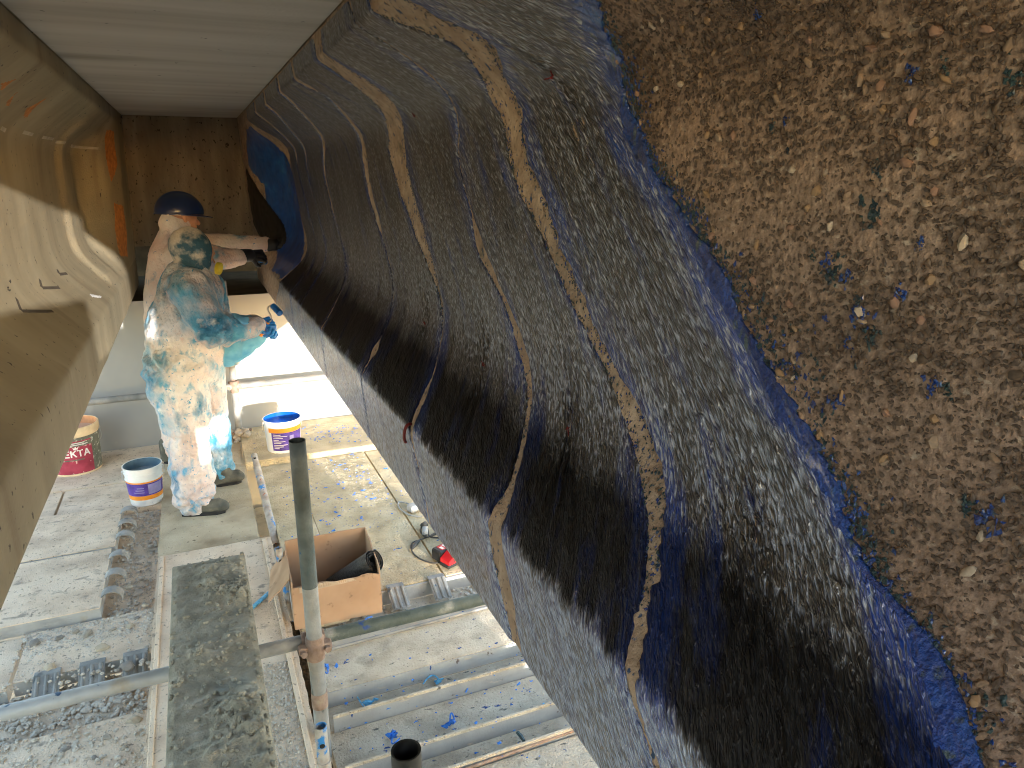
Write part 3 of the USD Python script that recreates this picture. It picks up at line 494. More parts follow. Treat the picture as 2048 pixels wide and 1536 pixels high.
for px in ([(33, 598), (42, 622), (104, 622)], [(80, 560), (84, 577), (118, 576)], [(116, 541), (118, 549), (134, 548)]): obj('saw_cut', slot(px, .007, 'slot_dark'), 'slot_dark', LB)
for px in ([(45, 264), (65, 268)], [(84, 273), (106, 278)], [(110, 282), (130, 286)], [(141, 291), (196, 297)], [(0, 256), (10, 260)]): obj('saw_cut', slot(px, .008, 'slot_pale'), 'slot_pale', LB)
ms, uv, ed = patch(surf_l, [inv_l(*q) for q in [(178, 588), (204, 592), (203, 598), (184, 596)]], .004, .006, .003, 3); obj('paper_scrap', ms, 'white_print', LB)

# ------------------------------------------------------------------ deck slab, cross wall, abutment wall, ground
def sheet_grid(x0, x1, y0, y1, z, nx, ny, amp, fr, seed=0, down=False):
    xs, ysg = np.linspace(x0, x1, nx), np.linspace(y0, y1, ny); X, Y = np.meshgrid(xs, ysg, indexing='ij')
    P = np.stack([X, Y, X * 0 + z], -1); P[..., 2] += amp * (fbm(P * fr, 3, seed) - .5)
    return T(P.reshape(-1, 3), grid_faces(nx, ny, flip=not down))
DS = thing('deck_slab', 'grey concrete deck soffit spanning between the two beams', 'deck slab', (0, 2, EYE + .427))
obj('soffit', sheet_grid(-.385, .415, YS, YD, EYE + .4265, 40, 220, .004, 5, 4, True), 'soffit_concrete', DS, smooth=True)
obj('slab', box(-1.12, 1.12, YS, 7.4, EYE + .433, EYE + .70), 'beam_concrete', DS)
DW = thing('cross_wall', 'stained concrete cross wall closing the bay behind the workers', 'concrete wall', (0, YD + .2, 1.42))
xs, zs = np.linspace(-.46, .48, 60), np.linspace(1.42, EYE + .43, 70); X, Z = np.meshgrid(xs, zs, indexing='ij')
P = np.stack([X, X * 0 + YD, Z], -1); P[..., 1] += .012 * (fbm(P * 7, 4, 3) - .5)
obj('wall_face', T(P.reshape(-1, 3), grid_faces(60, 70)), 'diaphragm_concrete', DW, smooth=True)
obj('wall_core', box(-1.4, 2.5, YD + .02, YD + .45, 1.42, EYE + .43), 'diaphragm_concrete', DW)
AW = thing('abutment_wall', 'pale rendered abutment wall in low sunlight behind the scaffold platform', 'wall', (0, 6.2, -3))
YA = 5.775
xs, zs = np.linspace(-6, 7, 120), np.linspace(-3.0, 1.085, 60); X, Z = np.meshgrid(xs, zs, indexing='ij')
P = np.stack([X, X * 0 + YA, Z], -1); P[..., 1] += .006 * (fbm(P * 3, 4, 3) - .5)
obj('wall_face', T(P.reshape(-1, 3), grid_faces(120, 60)), 'wall_render', AW, smooth=True)
obj('bearing_shelf', box(-6, 7, YA + .012, 7.6, -3.0, 1.08), 'dark_shelf', AW)
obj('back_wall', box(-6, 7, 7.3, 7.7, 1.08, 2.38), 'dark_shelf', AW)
for sx, x in ((1, .62), (1, -.62)): obj('bearing', box(x - .13, x + .13, 5.95, 6.2, 1.081, 1.119, .006), 'slot_dark', AW)
obj('ground', sheet_grid(-900, 900, -900, 900, -3.0, 60, 60, .0, .1, down=False), 'ground_dirt', kind='structure')

# ------------------------------------------------------------------ scaffold platform
def slab(x0, x1, y0, y1, z0, z1, amp=.004, fr=14, cell=.02, seed=0, jag=0.0):
    """board with an uneven, dusted top"""
    nx, ny = max(3, int((x1 - x0) / cell)), max(3, int((y1 - y0) / cell))
    xs, yq = np.linspace(x0, x1, nx), np.linspace(y0, y1, ny); X, Y = np.meshgrid(xs, yq, indexing='ij')
    P = np.stack([X, Y, X * 0 + z1], -1); edge = np.minimum(np.minimum(X - x0, x1 - X), np.minimum(Y - y0, y1 - Y)); e = np.clip(edge / .03, 0, 1)
    P[..., 2] += amp * (fbm(P * fr, 4, seed) - .35) * e + amp * .6 * (noise(P * fr * 5, seed) - .5) * e
    if jag:
        P[..., 0] += jag * (fbm(np.stack([X * 0, Y * 25, X * 0 + seed], -1), 3, seed) - .5) * (edge < 1e-6)
    V = P.reshape(-1, 3); ring = np.r_[np.arange(nx) * ny, (nx - 1) * ny + np.arange(1, ny), (np.arange(nx - 2, -1, -1)) * ny + ny - 1, np.arange(ny - 2, 0, -1)]
    B = V[ring].copy(); B[:, 2] = z0; k = np.arange(len(ring)); k2 = (k + 1) % len(ring)
    Fs = np.vstack([np.stack([ring[k], len(V) + k, ring[k2]], 1), np.stack([ring[k2], len(V) + k, len(V) + k2], 1)])
    c = len(V) + len(B); Fb = np.stack([len(V) + k2, len(V) + k, np.full(len(k), c)], 1)
    return T(np.vstack([V, B, [[(x0 + x1) / 2, (y0 + y1) / 2, z0]]]), np.vstack([grid_faces(nx, ny, flip=True), Fs, Fb]))

def board(name, label, x0, x1, y0, y1, z0, z1, m, amp=.004, seed=0, cat='board', group=None, cell=.02, jag=0.0, fr=14):
    o = slab(x0, x1, y0, y1, z0, z1, amp, fr, cell, seed, jag)
    loc = ((x0 + x1) / 2, (y0 + y1) / 2, z0)
    t = thing(name, label, cat, loc, group); obj('top' if name == 'steel_deck' else 'sheet', o, m, t, smooth=35); return t

# claw hooks of the steel decks
def claw_side(y, x, z, w=.060, r=.043):
    """bent strap at the end of a deck, arching over towards +x"""
    a = np.linspace(math.pi * 1.02, -0.35, 12); px = x + r + r * np.cos(a) * 1.15; pz = z - .022 + r * np.sin(a)
    V = []
    for th in (0, .005):
        for yy in (y - w / 2, y + w / 2): V.append(np.stack([x + r + (r - th) * np.cos(a) * 1.15, a * 0 + yy, z - .022 + (r - th) * np.sin(a)], 1))
    o0, o1, i0, i1 = V; n = 12; Vv = np.vstack(V); F = []
    for k in range(n - 1):
        for A, B, fl in ((0, n, 0), (2 * n, 3 * n, 1), (0, 2 * n, 1), (n, 3 * n, 0)):
            q = [A + k, A + k + 1, B + k + 1, B + k]; q = q[::-1] if fl else q; F += [[q[0], q[1], q[2]], [q[0], q[2], q[3]]]
    F += [[0, n, 3 * n], [0, 3 * n, 2 * n], [n - 1, 3 * n - 1, 4 * n - 1], [n - 1, 4 * n - 1, 2 * n - 1 + n * 0]]
    return T(Vv, F)
def claw_front(x, y, z, w=.095):
    """ribbed flat claw lying over the deck edge and sloping down in front of it"""
    b = [box(x - w / 2, x + w / 2, y - .005, y + .03, z + .002, z + .008, .002)]
    sl = [box(x - w / 2, x + w / 2, y - .125, y, z + .002, z + .008, .002)]
    for s_ in (-.34, 0, .34): sl.append(tube([[x + s_ * w, y - .122, z + .008], [x + s_ * w, y - .004, z + .008]], .0075, 8))
    return trimesh.util.concatenate(b + [rot(m_, 24, (1, 0, 0), (x, y, z)) for m_ in sl])
def steel_deck(label, x0, x1, y0, y1, z1, seed, side_hooks=(), front_hooks=(), group=None, h=.06):
    t = thing('steel_deck', label, 'scaffold deck', ((x0 + x1) / 2, (y0 + y1) / 2, z1 - h), group)
    obj('top', slab(x0, x1, y0, y1, z1 - .004, z1, .004, 16, .018, seed), 'dusty_steel', t, smooth=35)
    obj('front_face', box(x0, x1, y0 + .002, y0 + .006, z1 - h, z1 - .0045), 'galvanised', t)
    obj('back_face', box(x0, x1, y1 - .006, y1 - .002, z1 - h, z1 - .0045), 'galvanised', t)
    obj('end_cap', box(x1 - .006, x1 - .002, y0 + .008, y1 - .008, z1 - h, z1 - .0045), 'galvanised', t)
    for yy in side_hooks: obj('hook', claw_side(yy, x1 - .006, z1), 'dusty_tube', t, smooth=40)
    for xq in front_hooks: obj('hook', claw_front(xq, y0, z1), 'dusty_tube', t, smooth=40)
    return t
steel_deck('grey steel deck with three claw hooks, nearer of the two raised pair at left', -1.75, -.575, 3.40, 4.0, .055, 1, (3.52, 3.70, 3.90))
steel_deck('grey steel deck with three claw hooks, farther of the two raised pair at left', -1.75, -.56, 4.015, 4.56, .058, 2, (4.12, 4.28, 4.45))
# embossed mark on the nearer deck's front lip
em = meshkit.text_mesh('SERRS', .026, .0015); em.apply_transform(trimesh.transformations.rotation_matrix(math.pi / 2, (1, 0, 0))); em.apply_translation([-.80, 3.4015, .012])
dk = stage.GetPrimAtPath('/World/steel_deck'); obj('embossed_mark', em, 'galvanised', dk)
steel_deck('gravel-strewn steel deck with ribbed claws along its near edge, at left', -.855, -.352, 3.03, 3.385, .006, 3, (), (-.735, -.575, -.415), h=.065)
steel_deck('steel deck corner at the far left picture edge beside the ribbed claws', -1.9, -.872, 3.0, 3.38, .0, 4, (), (), h=.065)
board('steel_deck', 'rubble-covered strip of deck lying just under the ribbed claws', -1.9, -.352, 2.70, 3.02, -.11, -.062, 'dusty_steel', .012, 5, 'scaffold deck')
board('steel_deck', 'pale dusty deck at bottom left below the bare tube', -1.9, -.352, 1.6, 2.68, -.075, -.012, 'dusty_steel', .009, 6, 'scaffold deck')
board('steel_deck', 'dusty gap strip of deck right of the six curved hooks', -.625, -.362, 3.40, 4.60, -.08, -.030, 'dusty_steel', .016, 7, 'scaffold deck')
board('steel_deck', 'dusty deck under the small bucket at left', -.93, -.362, 4.61, 5.06, -.06, .0, 'dusty_steel', .006, 8, 'scaffold deck')
board('steel_deck', 'deck end left of the thin vertical joint beside the left beam', -2.1, -.945, 4.58, 5.06, -.06, .0, 'dusty_steel', .006, 9, 'scaffold deck')
board('plywood_sheet', 'dusty plywood strip under the red bucket along the pale wall', -2.1, -.362, 5.072, 5.745, -.02, .004, 'dusty_steel', .005, 10, 'plywood')
board('plywood_sheet', 'brown plywood sheet under the feet of both workers', -.355, .155, 3.88, 5.745, -.004, .018, 'dusty_ply', .004, 11, 'plywood', jag=.012)
t = board('plywood_sheet', 'pale plywood sheet beneath the mortar-covered board', -.352, .212, 1.5, 3.868, -.002, .022, 'dusty_steel', .006, 12, 'plywood', jag=.010)
obj('edge_strip', [box(-.340, -.322, 1.5, 3.85, .023, .030, .002), box(.165, .185, 1.5, 3.85, .024, .032, .002)], 'dusty_steel', t)
# right hand sheets
board('plywood_sheet', 'narrow plywood sheet beside the slot, left part of the sunlit deck', .255, .468, 3.66, 4.98, -.02, .002, 'resin_dusty_ply', .008, 13, 'plywood', cell=.012)
board('plywood_sheet', 'sunlit plywood sheet strewn with blue resin flakes behind the box', .474, .972, 3.12, 4.98, -.02, .004, 'resin_dusty_ply', .012, 14, 'plywood', cell=.012)
board('plywood_sheet', 'plywood sheet running under the wrapped beam beyond the cable', .984, 2.4, 3.12, 4.98, -.02, .003, 'resin_dusty_ply', .008, 15, 'plywood')
board('plywood_sheet', 'plywood sheet the cardboard box stands on', .255, .469, 2.96, 3.65, -.02, .001, 'dusty_ply', .006, 16, 'plywood')
board('plywood_sheet', 'raised back plywood step under the bright blue pail', .165, 2.4, 5.0, 5.745, -.02, .045, 'resin_dusty_ply', .008, 17, 'plywood', cell=.014)
t = thing('steel_deck', 'grey deck edge with two curved claws right of the box', 'scaffold deck', (.9, 3.1, -.08))
obj('front_face', box(.474, 2.4, 3.105, 3.116, -.075, -.002), 'galvanised', t)
for xq in (.72, .93): obj('hook', claw_front(xq, 3.10, .01, .085), 'dusty_tube', t, smooth=40)
board('steel_deck', 'sunken rubble strip of deck in front of the claws at right', .255, 2.4, 2.86, 3.10, -.11, -.072, 'spattered_deck', .014, 18, 'scaffold deck')
t = board('steel_deck', 'blue-spattered deck just below the dark green tube', .262, 2.4, 2.49, 2.85, -.01, .0, 'spattered_deck', .006, 19, 'scaffold deck', cell=.014)
obj('front_face', box(.262, 2.4, 2.484, 2.489, -.070, -.003), 'grey_steel_face', t)
for i, (ya, yb, lab) in enumerate([(2.345, 2.482, 'narrow trough deck with a pale lip, upper of three below the tube'), (2.085, 2.338, 'wide trough deck with a pale lip, middle of three below the tube'), (1.94, 2.078, 'trough deck with a pale lip, lower of three below the tube')]):
    t = thing('steel_deck', lab, 'scaffold deck', (1.2, ya, -.08))
    obj('bed', slab(.262, 2.4, ya + .008, yb, -.085, -.070, .012, 16, .014, 20 + i), 'spattered_deck', t, smooth=35)
    obj('lip', slab(.285 - .006 * i, 2.4, ya - .003, ya + .006, -.010, .001, .003, 60, .004, 30 + i), 'spattered_deck', t, smooth=40)
    obj('front_face', box(.285 - .006 * i, 2.4, ya, ya + .006, -.083, -.0105), 'grey_steel_face', t)
board('steel_deck', 'sandy deck at the bottom edge beneath the wrapped beam', .262, 2.4, 1.2, 1.93, -.075, -.03, 'spattered_deck', .010, 26, 'scaffold deck', cell=.014)
obj('steel_rod', tube([[.262, 2.735, .012], [.75, 2.75, .014], [1.3, 2.775, .012]], .0075, 8), 'dusty_tube', smooth=True, label='thin dark steel rod lying across the deck below the tube', cat='rod')
obj('steel_rod', tube([[.56, 1.925, -.016], [1.3, 1.945, -.016]], .006, 8), 'rusty_coupler', smooth=True, label='thin rusty rod along the deck at the bottom edge', cat='rod')
board('steel_deck', 'grey deck of the lower lift seen down the slot beside the leaning spigot', .02, .36, 3.3, 5.7, -.68, -.62, 'galvanised', .003, 61, 'scaffold deck', cell=.05)
obj('debris_bed', slab(.214, .254, 1.2, 3.25, -.25, -.10, .03, 30, .01, 27), 'soil', smooth=True, kind='stuff', label='dark soil and rubbish down in the slot between decks', cat='debris')
obj('lower_deck', box(-2.1, 2.4, 1.0, 5.7, -2.2, -2.1), 'dark_shelf', kind='structure')
# board heaped with dried mortar, lying on the raised tube
mb = thing('scaffold_board', 'raised board heaped with dried grey mortar, lying across the tube', 'board', (-.085, 2.2, .404))
x0, x1, y0, y1 = -.222, .052, 1.15, 2.915
obj('plank', box(x0, x1, y0, y1, .404, .440, .003), 'mortar_dust', mb)
nx, ny = 70, 440; xs, yq = np.linspace(x0 + .002, x1 - .002, nx), np.linspace(y0 + .002, y1 - .002, ny); X, Y = np.meshgrid(xs, yq, indexing='ij')
P = np.stack([X, Y, X * 0], -1); e = np.clip(np.minimum(np.minimum(X - x0, x1 - X), np.minimum(Y - y0, y1 - Y)) / .02, 0, 1)
hp = .010 * fbm(P * 18, 4, 40) + .006 * fbm(P * 70, 3, 41)
for cx, cy, r, a in [(-.055, 2.80, .07, .020), (.025, 2.56, .045, .034), (-.03, 2.62, .06, .02), (.02, 1.83, .07, .03), (-.02, 1.95, .06, .026), (-.12, 2.25, .06, .012), (-.09, 2.70, .03, .02), (.03, 1.70, .05, .02), (-.10, 1.8, .05, .014), (-.02, 2.3, .05, .012)]:
    d = np.hypot(X - cx, (Y - cy)) / r; hp += a * np.exp(-d ** 2) * (0.4 + 1.2 * fbm(P * 45, 4, 42))
P[..., 2] = .4405 + hp * e
obj('mortar_heaps', T(P.reshape(-1, 3), grid_faces(nx, ny, flip=True)), 'mortar_dust', mb, smooth=True, label='rough grey heaps of dried mortar')
lumps = []
for k in range(420):
    j = rng.integers(0, 10); cx, cy, r, a = [(-.055, 2.80, .07, .02), (.025, 2.56, .045, .03), (-.03, 2.62, .06, .02), (.02, 1.83, .07, .03), (-.02, 1.95, .06, .026), (-.12, 2.25, .09, .01), (-.09, 2.1, .14, .0), (-.06, 2.4, .14, .0), (-.10, 1.8, .1, .0), (-.08, 2.6, .12, .0)][j]
    x, y = np.clip(cx + rng.normal() * r * .8, x0 + .01, x1 - .01), cy + rng.normal() * r
    ix, iy = int((x - x0) / (x1 - x0) * (nx - 1)), int(np.clip((y - y0) / (y1 - y0), 0, 1) * (ny - 1))
    lumps.append(stone([x, min(y, y1 - .01), P[ix, iy, 2] + .002], rng.uniform(.003, .012), .7))
obj('mortar_lumps', lumps, 'mortar_dust', mb, kind='stuff')

# ------------------------------------------------------------------ tubes, posts, couplers
R_ = .02415
def coupler(t, c, axis1, axis2, m='rusty_coupler'):
    """right angle scaffold coupler: two collars, flaps, bolts with nuts"""
    a1, a2 = np.asarray(axis1, float), np.asarray(axis2, float); n = np.cross(a1, a2); n /= np.linalg.norm(n)
    c = np.asarray(c, float); p1, p2 = c - n * R_, c + n * R_
    obj('collar', tube([p1 - a1 * .045, p1 - a1 * .04, p1 + a1 * .04, p1 + a1 * .045], [R_ + .003, R_ + .007, R_ + .007, R_ + .003], 20, inner=R_ - .001), m, t, smooth=40)
    obj('collar', tube([p2 - a2 * .04, p2 - a2 * .035, p2 + a2 * .035, p2 + a2 * .04], [R_ + .003, R_ + .007, R_ + .007, R_ + .003], 20, inner=R_ - .001), m, t, smooth=40)
    for pp, aa, bb in ((p1, a1, a2), (p2, a2, a1)):
        for s in (-1, 1):
            q = pp + bb * s * (R_ + .016); obj('bolt', [tube([q - n * .026, q + n * .03], .0065, 8), tube([q - n * .034, q - n * .024], .012, 6), tube([q + n * .02, q + n * .03], .011, 6)], 'rusty_coupler', t)
            obj('flap', [box(q[0] - .016, q[0] + .016, q[1] - .016, q[1] + .016, q[2] - .014, q[2] + .014, .004)], m, t)
TZ, TY = .380, 2.30
lt = thing('scaffold_tube', 'long raised tube, grey at left, dark green and resin-splashed at right', 'scaffold tube', (0, TY, TZ))
obj('pipe', tube([[-1.9, TY, TZ], [-.1, TY, TZ]], R_, 24, inner=R_ - .003), 'galvanised', lt, smooth=40, label='bare grey left length')
obj('pipe', tube([[-.1, TY, TZ], [.2, TY, TZ]], R_, 24, inner=R_ - .003), 'dusty_tube', lt, smooth=40)
obj('pipe', tube([[.2, TY, TZ], [2.3, TY, TZ]], R_, 24, inner=R_ - .003), 'green_tube', lt, smooth=40, label='dark green length splashed with blue resin')
obj('scaffold_tube', tube([[-1.9, .6, TZ], [2.3, .6, TZ]], R_, 18, inner=R_ - .003), 'galvanised', smooth=40, label='second raised tube carrying the near end of the mortar board', cat='scaffold tube')
PX, PY = .232, TY - 2 * R_ - .001
pt = ony(590, 881, PY); pst = thing('scaffold_post', 'tall dark green upright tube with open top, dusty lower half', 'scaffold post', (PX, PY, -.2))
obj('upper_pipe', tube([[PX, PY, .62], [PX, PY, pt[2]]], R_ + .002, 28, inner=R_ - .0015), 'post_paint', pst, smooth=40)
obj('lower_pipe', tube([[PX, PY, -.2], [PX, PY, .6199]], R_ + .002, 28, inner=R_ - .0015), 'dusty_tube', pst, smooth=40, label='grey dusty lower half')
cp = thing('coupler', 'pinkish rusty coupler joining the tall post to the raised tube', 'scaffold coupler', (PX, (PY + TY) / 2, TZ))
coupler(cp, [PX, (PY + TY) / 2, TZ], [0, 0, 1], [1, 0, 0])
obj('shim', tube([[PX, PY, .14], [PX, PY, .20]], R_ + .004, 20, inner=R_), 'rusty_coupler', pst, smooth=40, label='rusty collar')
def spigot(label, p0, p1, r, holes=True):
    p0, p1 = np.asarray(p0, float), np.asarray(p1, float); d = (p1 - p0) / np.linalg.norm(p1 - p0); t = thing('spigot', label, 'spigot', p0)
    mid = p1 - d * .13
    obj('pipe', tube([p0, mid], r * 1.18, 20, inner=r), 'splashed_spigot', t, smooth=40); obj('pin', tube([mid - d * .01, p1], r, 20, inner=r - .003), 'splashed_spigot', t, smooth=40)
    if holes:
        c = mid + d * .07; tow = (EYEP - c); tow -= d * (tow @ d); tow /= np.linalg.norm(tow)
        obj('pin_hole', tube([c + tow * (r - .004), c + tow * (r + .0012)], .008, 12), 'bore_dark', t)
    return t
spigot('short spigot with two round holes between the box and the mortar board', [.243, 3.19, -.12], ony(556, 1096, 3.22), .0165)
q = ony(641, 1452, 1.95); spigot('blue-splashed spigot standing in front of the tall post foot', [q[0] + .002, 1.95, -.2], q, .019)
a, b = ony(496, 912, 4.72), ony(543, 1050, 4.05); a[0] = .21; spigot('leaning pinkish spigot sticking out of the slot behind the tall post', b + (b - a) * .25, a, .019)
q = EYEP + ray(812, 1500) * 1.27; bp = thing('black_pipe', 'open-topped black pipe stub at the bottom edge', 'pipe', (q[0], q[1], -.05))
obj('pipe', tube([[q[0], q[1], -.05], [q[0], q[1], q[2]]], .0265, 32, inner=.0235), 'black_pipe', bp, smooth=40)
obj('bore', tube([[q[0], q[1], q[2] - .16], [q[0], q[1], q[2] - .15]], .0233, 24), 'bore_dark', bp)
bq = ony(462, 575, 5.60); bx = float(onz(477, 862, .03)[0])
bpst = thing('scaffold_post', 'pale upright tube by the wall behind the workers, muck round its foot', 'scaffold post', (bx, 5.6, .0))
obj('pipe', tube([[bx, 5.60, .02], [bx, 5.60, 1.22]], R_, 24, inner=R_ - .0035), 'dusty_tube', bpst, smooth=40)
obj('base_plate', box(bx - .075, bx + .075, 5.53, 5.68, .019, .026, .002), 'rusty_coupler', bpst)
obj('muck', [stone([bx + rng.normal() * .05, 5.58 + rng.normal() * .04, .03 + abs(rng.normal()) * .03], rng.uniform(.012, .035), .8, sub=1) for _ in range(34)], 'rubble', bpst, smooth=True, kind='stuff')
obj('spindle_handle', tube([[bx - .11, 5.56, .07], [bx + .09, 5.57, .09]], .011, 8), 'rusty_coupler', bpst)
bl = thing('scaffold_tube', 'pale horizontal guard tube in front of the sunlit wall', 'scaffold tube', (0, 5.55, .44))
obj('pipe', tube([[-1.9, 5.60 - 2 * R_, .44], [2.3, 5.60 - 2 * R_, .445]], R_, 20, inner=R_ - .003), 'dusty_tube', bl, smooth=40)
cp = thing('coupler', 'yellowish rusty coupler on the pale post near the wall', 'scaffold coupler', (bx, 5.58, .44)); coupler(cp, [bx, 5.60 - R_, .442], [0, 0, 1], [1, 0, 0])

# ------------------------------------------------------------------ buckets
def bucket(name, label, c, r0, r1, h, wall, inside, level, liquid, rim=None):
    x, y, z = c; t = thing(name, label, 'bucket', c); n = 56
    obj('shell', lathe([(0, 0), (r0, 0), (r0 + .001, .004), (r1, h - .006), (r1 + .004, h - .004), (r1 + .004, h), (r1 - .002, h)], c, n), wall, t, smooth=35)
    obj('inside', lathe([(r1 - .003, h - .001), (r0 - .003, .012), (0, .012)], c, n), inside, t, smooth=35)
    if liquid: obj('contents', lathe([(r0 - .004 + (r1 - r0) * level, h * level), (0, h * level)], c, n), liquid, t, smooth=True)
    return t
def band(t, name, c, r0, r1, h, z0, z1, a0, a1, m, off=.0012, label=None):
    n = 40; a = np.linspace(math.radians(a0), math.radians(a1), n); V = []
    for zz in (z0, z1):
        r = r0 + (r1 - r0) * zz / h + off; V.append(np.stack([c[0] + r * np.cos(a), c[1] + r * np.sin(a), c[2] + zz + a * 0], 1))
    F = grid_faces(2, n); obj(name, T(np.vstack(V), F[:, ::-1]), m, t, smooth=True, label=label)
def handle(t, c, r, h, drop, ang, m='wire', sag=1.0, grip=False):
    a = math.radians(ang); d = np.array([math.cos(a), math.sin(a), 0]); s = np.array([-math.sin(a), math.cos(a), 0]); C = np.array(c, float) + [0, 0, h]
    p = [C + d * (r + .006), C + d * (r + .012) + s * .01 * sag - [0, 0, drop * .4], C + d * r * .62 + s * (r * .88 + .012) - [0, 0, drop], C + s * (r + .02) - [0, 0, drop * 1.12], C - d * r * .62 + s * (r * .88 + .012) - [0, 0, drop], C - d * (r + .012) + s * .01 * sag - [0, 0, drop * .4], C - d * (r + .006)]
    obj('handle', tube(curve(p, 36), .0024, 7), m, t, smooth=True)
    for k in (-1, 1): obj('lug', trimesh.creation.icosphere(1, .009).apply_translation(C + d * k * (r + .004)), m, t, smooth=True)
c1 = onz(295, 1002, .0); c1[2] = .004; h1 = .245
k1 = bucket('bucket', 'small white bucket with purple label and orange stripe near the front boot', c1, .090, .108, h1, 'bucket_white', 'bucket_steel_blue', .78, 'pail_liquid')
face = math.degrees(math.atan2(-c1[1], -c1[0]))
band(k1, 'label', c1, .090, .108, h1, .070, .150, face - 80, face + 80, 'label_purple'); band(k1, 'stripe', c1, .090, .108, h1, .042, .0695, face - 88, face + 88, 'label_orange', .0013); band(k1, 'stripe', c1, .090, .108, h1, .1505, .160, face - 88, face + 88, 'label_orange', .0013)
band(k1, 'label_panel', c1, .090, .108, h1, .078, .142, face + 8, face + 60, 'label_lilac', .002)
for zz in (.105, .12, .09): band(k1, 'label_mark', c1, .090, .108, h1, zz, zz + .006, face - 40 + 400 * (zz - .09), face - 5, 'label_lilac', .002)
for zz in (.165, .205): obj('rib', lathe([(.107 * zz / h1 * .17 + .0895, zz - .003), (.107 * zz / h1 * .17 + .0945, zz), (.107 * zz / h1 * .17 + .0895, zz + .003)], c1, 48), 'bucket_white', k1, smooth=True)
handle(k1, c1, .105, .215, .10, face + 92, 'wire')
c2 = onz(569, 896, .045); c2[2] = .047; h2 = .235
k2 = bucket('bucket', 'white pail filled with bright blue resin behind the tall post', c2, .115, .128, h2, 'bucket_white', 'blue_paint', .80, 'blue_paint')
face = math.degrees(math.atan2(-c2[1], -c2[0]))
band(k2, 'label', c2, .115, .128, h2, .02, .155, face - 40, face + 75, 'label_purple'); band(k2, 'stripe', c2, .115, .128, h2, .1555, .188, face - 50, face + 85, 'label_orange', .0013)
for j in range(9): band(k2, 'print_line', c2, .115, .128, h2, .036 + j * .013, .040 + j * .013, face - 34, face - 34 + (18 + 7 * (j * 37 % 5)), 'white_letter', .002)
band(k2, 'print_mark', c2, .115, .128, h2, .05, .13, face + 20, face + 34, 'label_lilac', .002)
handle(k2, c2, .126, .21, .11, face + 100, 'wire')
c3b = onz(170, 945, .0); c3b[2] = .006; h3 = .33; rr0, rr1 = .150, .162
c3b = onz(156, 938, .0); c3b[2] = .006
k3 = bucket('bucket', 'large dented bucket with red label half hidden by the left beam', c3b, rr0, rr1, h3, 'cream_rim', 'peach_inside', .72, None)
face = math.degrees(math.atan2(-c3b[1], -c3b[0]))
band(k3, 'label', c3b, rr0, rr1, h3, .012, .265, face - 175, face + 175, 'dark_label'); band(k3, 'label_panel', c3b, rr0, rr1, h3, .014, .205, face - 75, face + 40, 'red_bucket', .002)
band(k3, 'stripe', c3b, rr0, rr1, h3, .235, .243, face - 60, face + 40, 'red_bucket', .002)
obj('inner_rim', lathe([(rr1 - .001, h3 + .0005), (rr1 - .006, h3 - .004), (rr1 - .012, h3 - .05), (rr1 - .0125, h3 - .05)], c3b, 56), 'orange_inside', k3, smooth=True)
obj('rim', lathe([(rr1 + .001, h3 - .055), (rr1 + .007, h3 - .053), (rr1 + .008, h3 - .004), (rr1 + .003, h3 + .002), (rr1 - .002, h3)], c3b, 56), 'cream_rim', k3, smooth=40)
def bend_text(t, name, txt, hgt, ang0, zc, c, r, m):
    tm = meshkit.text_mesh(txt, hgt, .0015, True); v = tm.vertices; w = v[:, 0].max()
    a = math.radians(ang0) + (v[:, 0] - w / 2) / r; rr = r + v[:, 2]
    tm.vertices = np.stack([c[0] + rr * np.cos(a), c[1] + rr * np.sin(a), c[2] + zc + v[:, 1]], 1); obj(name, tm, m, t)
bend_text(k3, 'lettering', 'EKTA', .045, face + 4, .135, c3b, rr0 + .0075, 'white_letter')
bend_text(k3, 'small_print', 'ANTI ROUILLE', .012, face - 2, .218, c3b, rr0 + .010, 'white_letter') if False else None
for j in range(2): band(k3, 'print_line', c3b, rr0, rr1, h3, .215 + .012 * j, .220 + .012 * j, face - 40, face + 30 - 9 * j, 'white_letter', .003)
band(k3, 'print_bar', c3b, rr0, rr1, h3, .108, .116, face - 30, face + 18, 'dark_label', .003)
cw = Polygon([(-.5, 0), (-.62, .7), (-.27, .35), (0, .85), (.27, .35), (.62, .7), (.5, 0)]); cm = trimesh.creation.extrude_polygon(cw, .0015, engine='earcut'); v = cm.vertices * [.026, .026, 1]
a = math.radians(face + 2) + v[:, 0] / (rr0 + .008); cm.vertices = np.stack([c3b[0] + (rr0 + .008 + v[:, 2]) * np.cos(a), c3b[1] + (rr0 + .008 + v[:, 2]) * np.sin(a), c3b[2] + .186 + v[:, 1]], 1); obj('crown_mark', cm, 'white_letter', k3)
handle(k3, c3b, rr1, .27, .15, face + 92, 'wire')

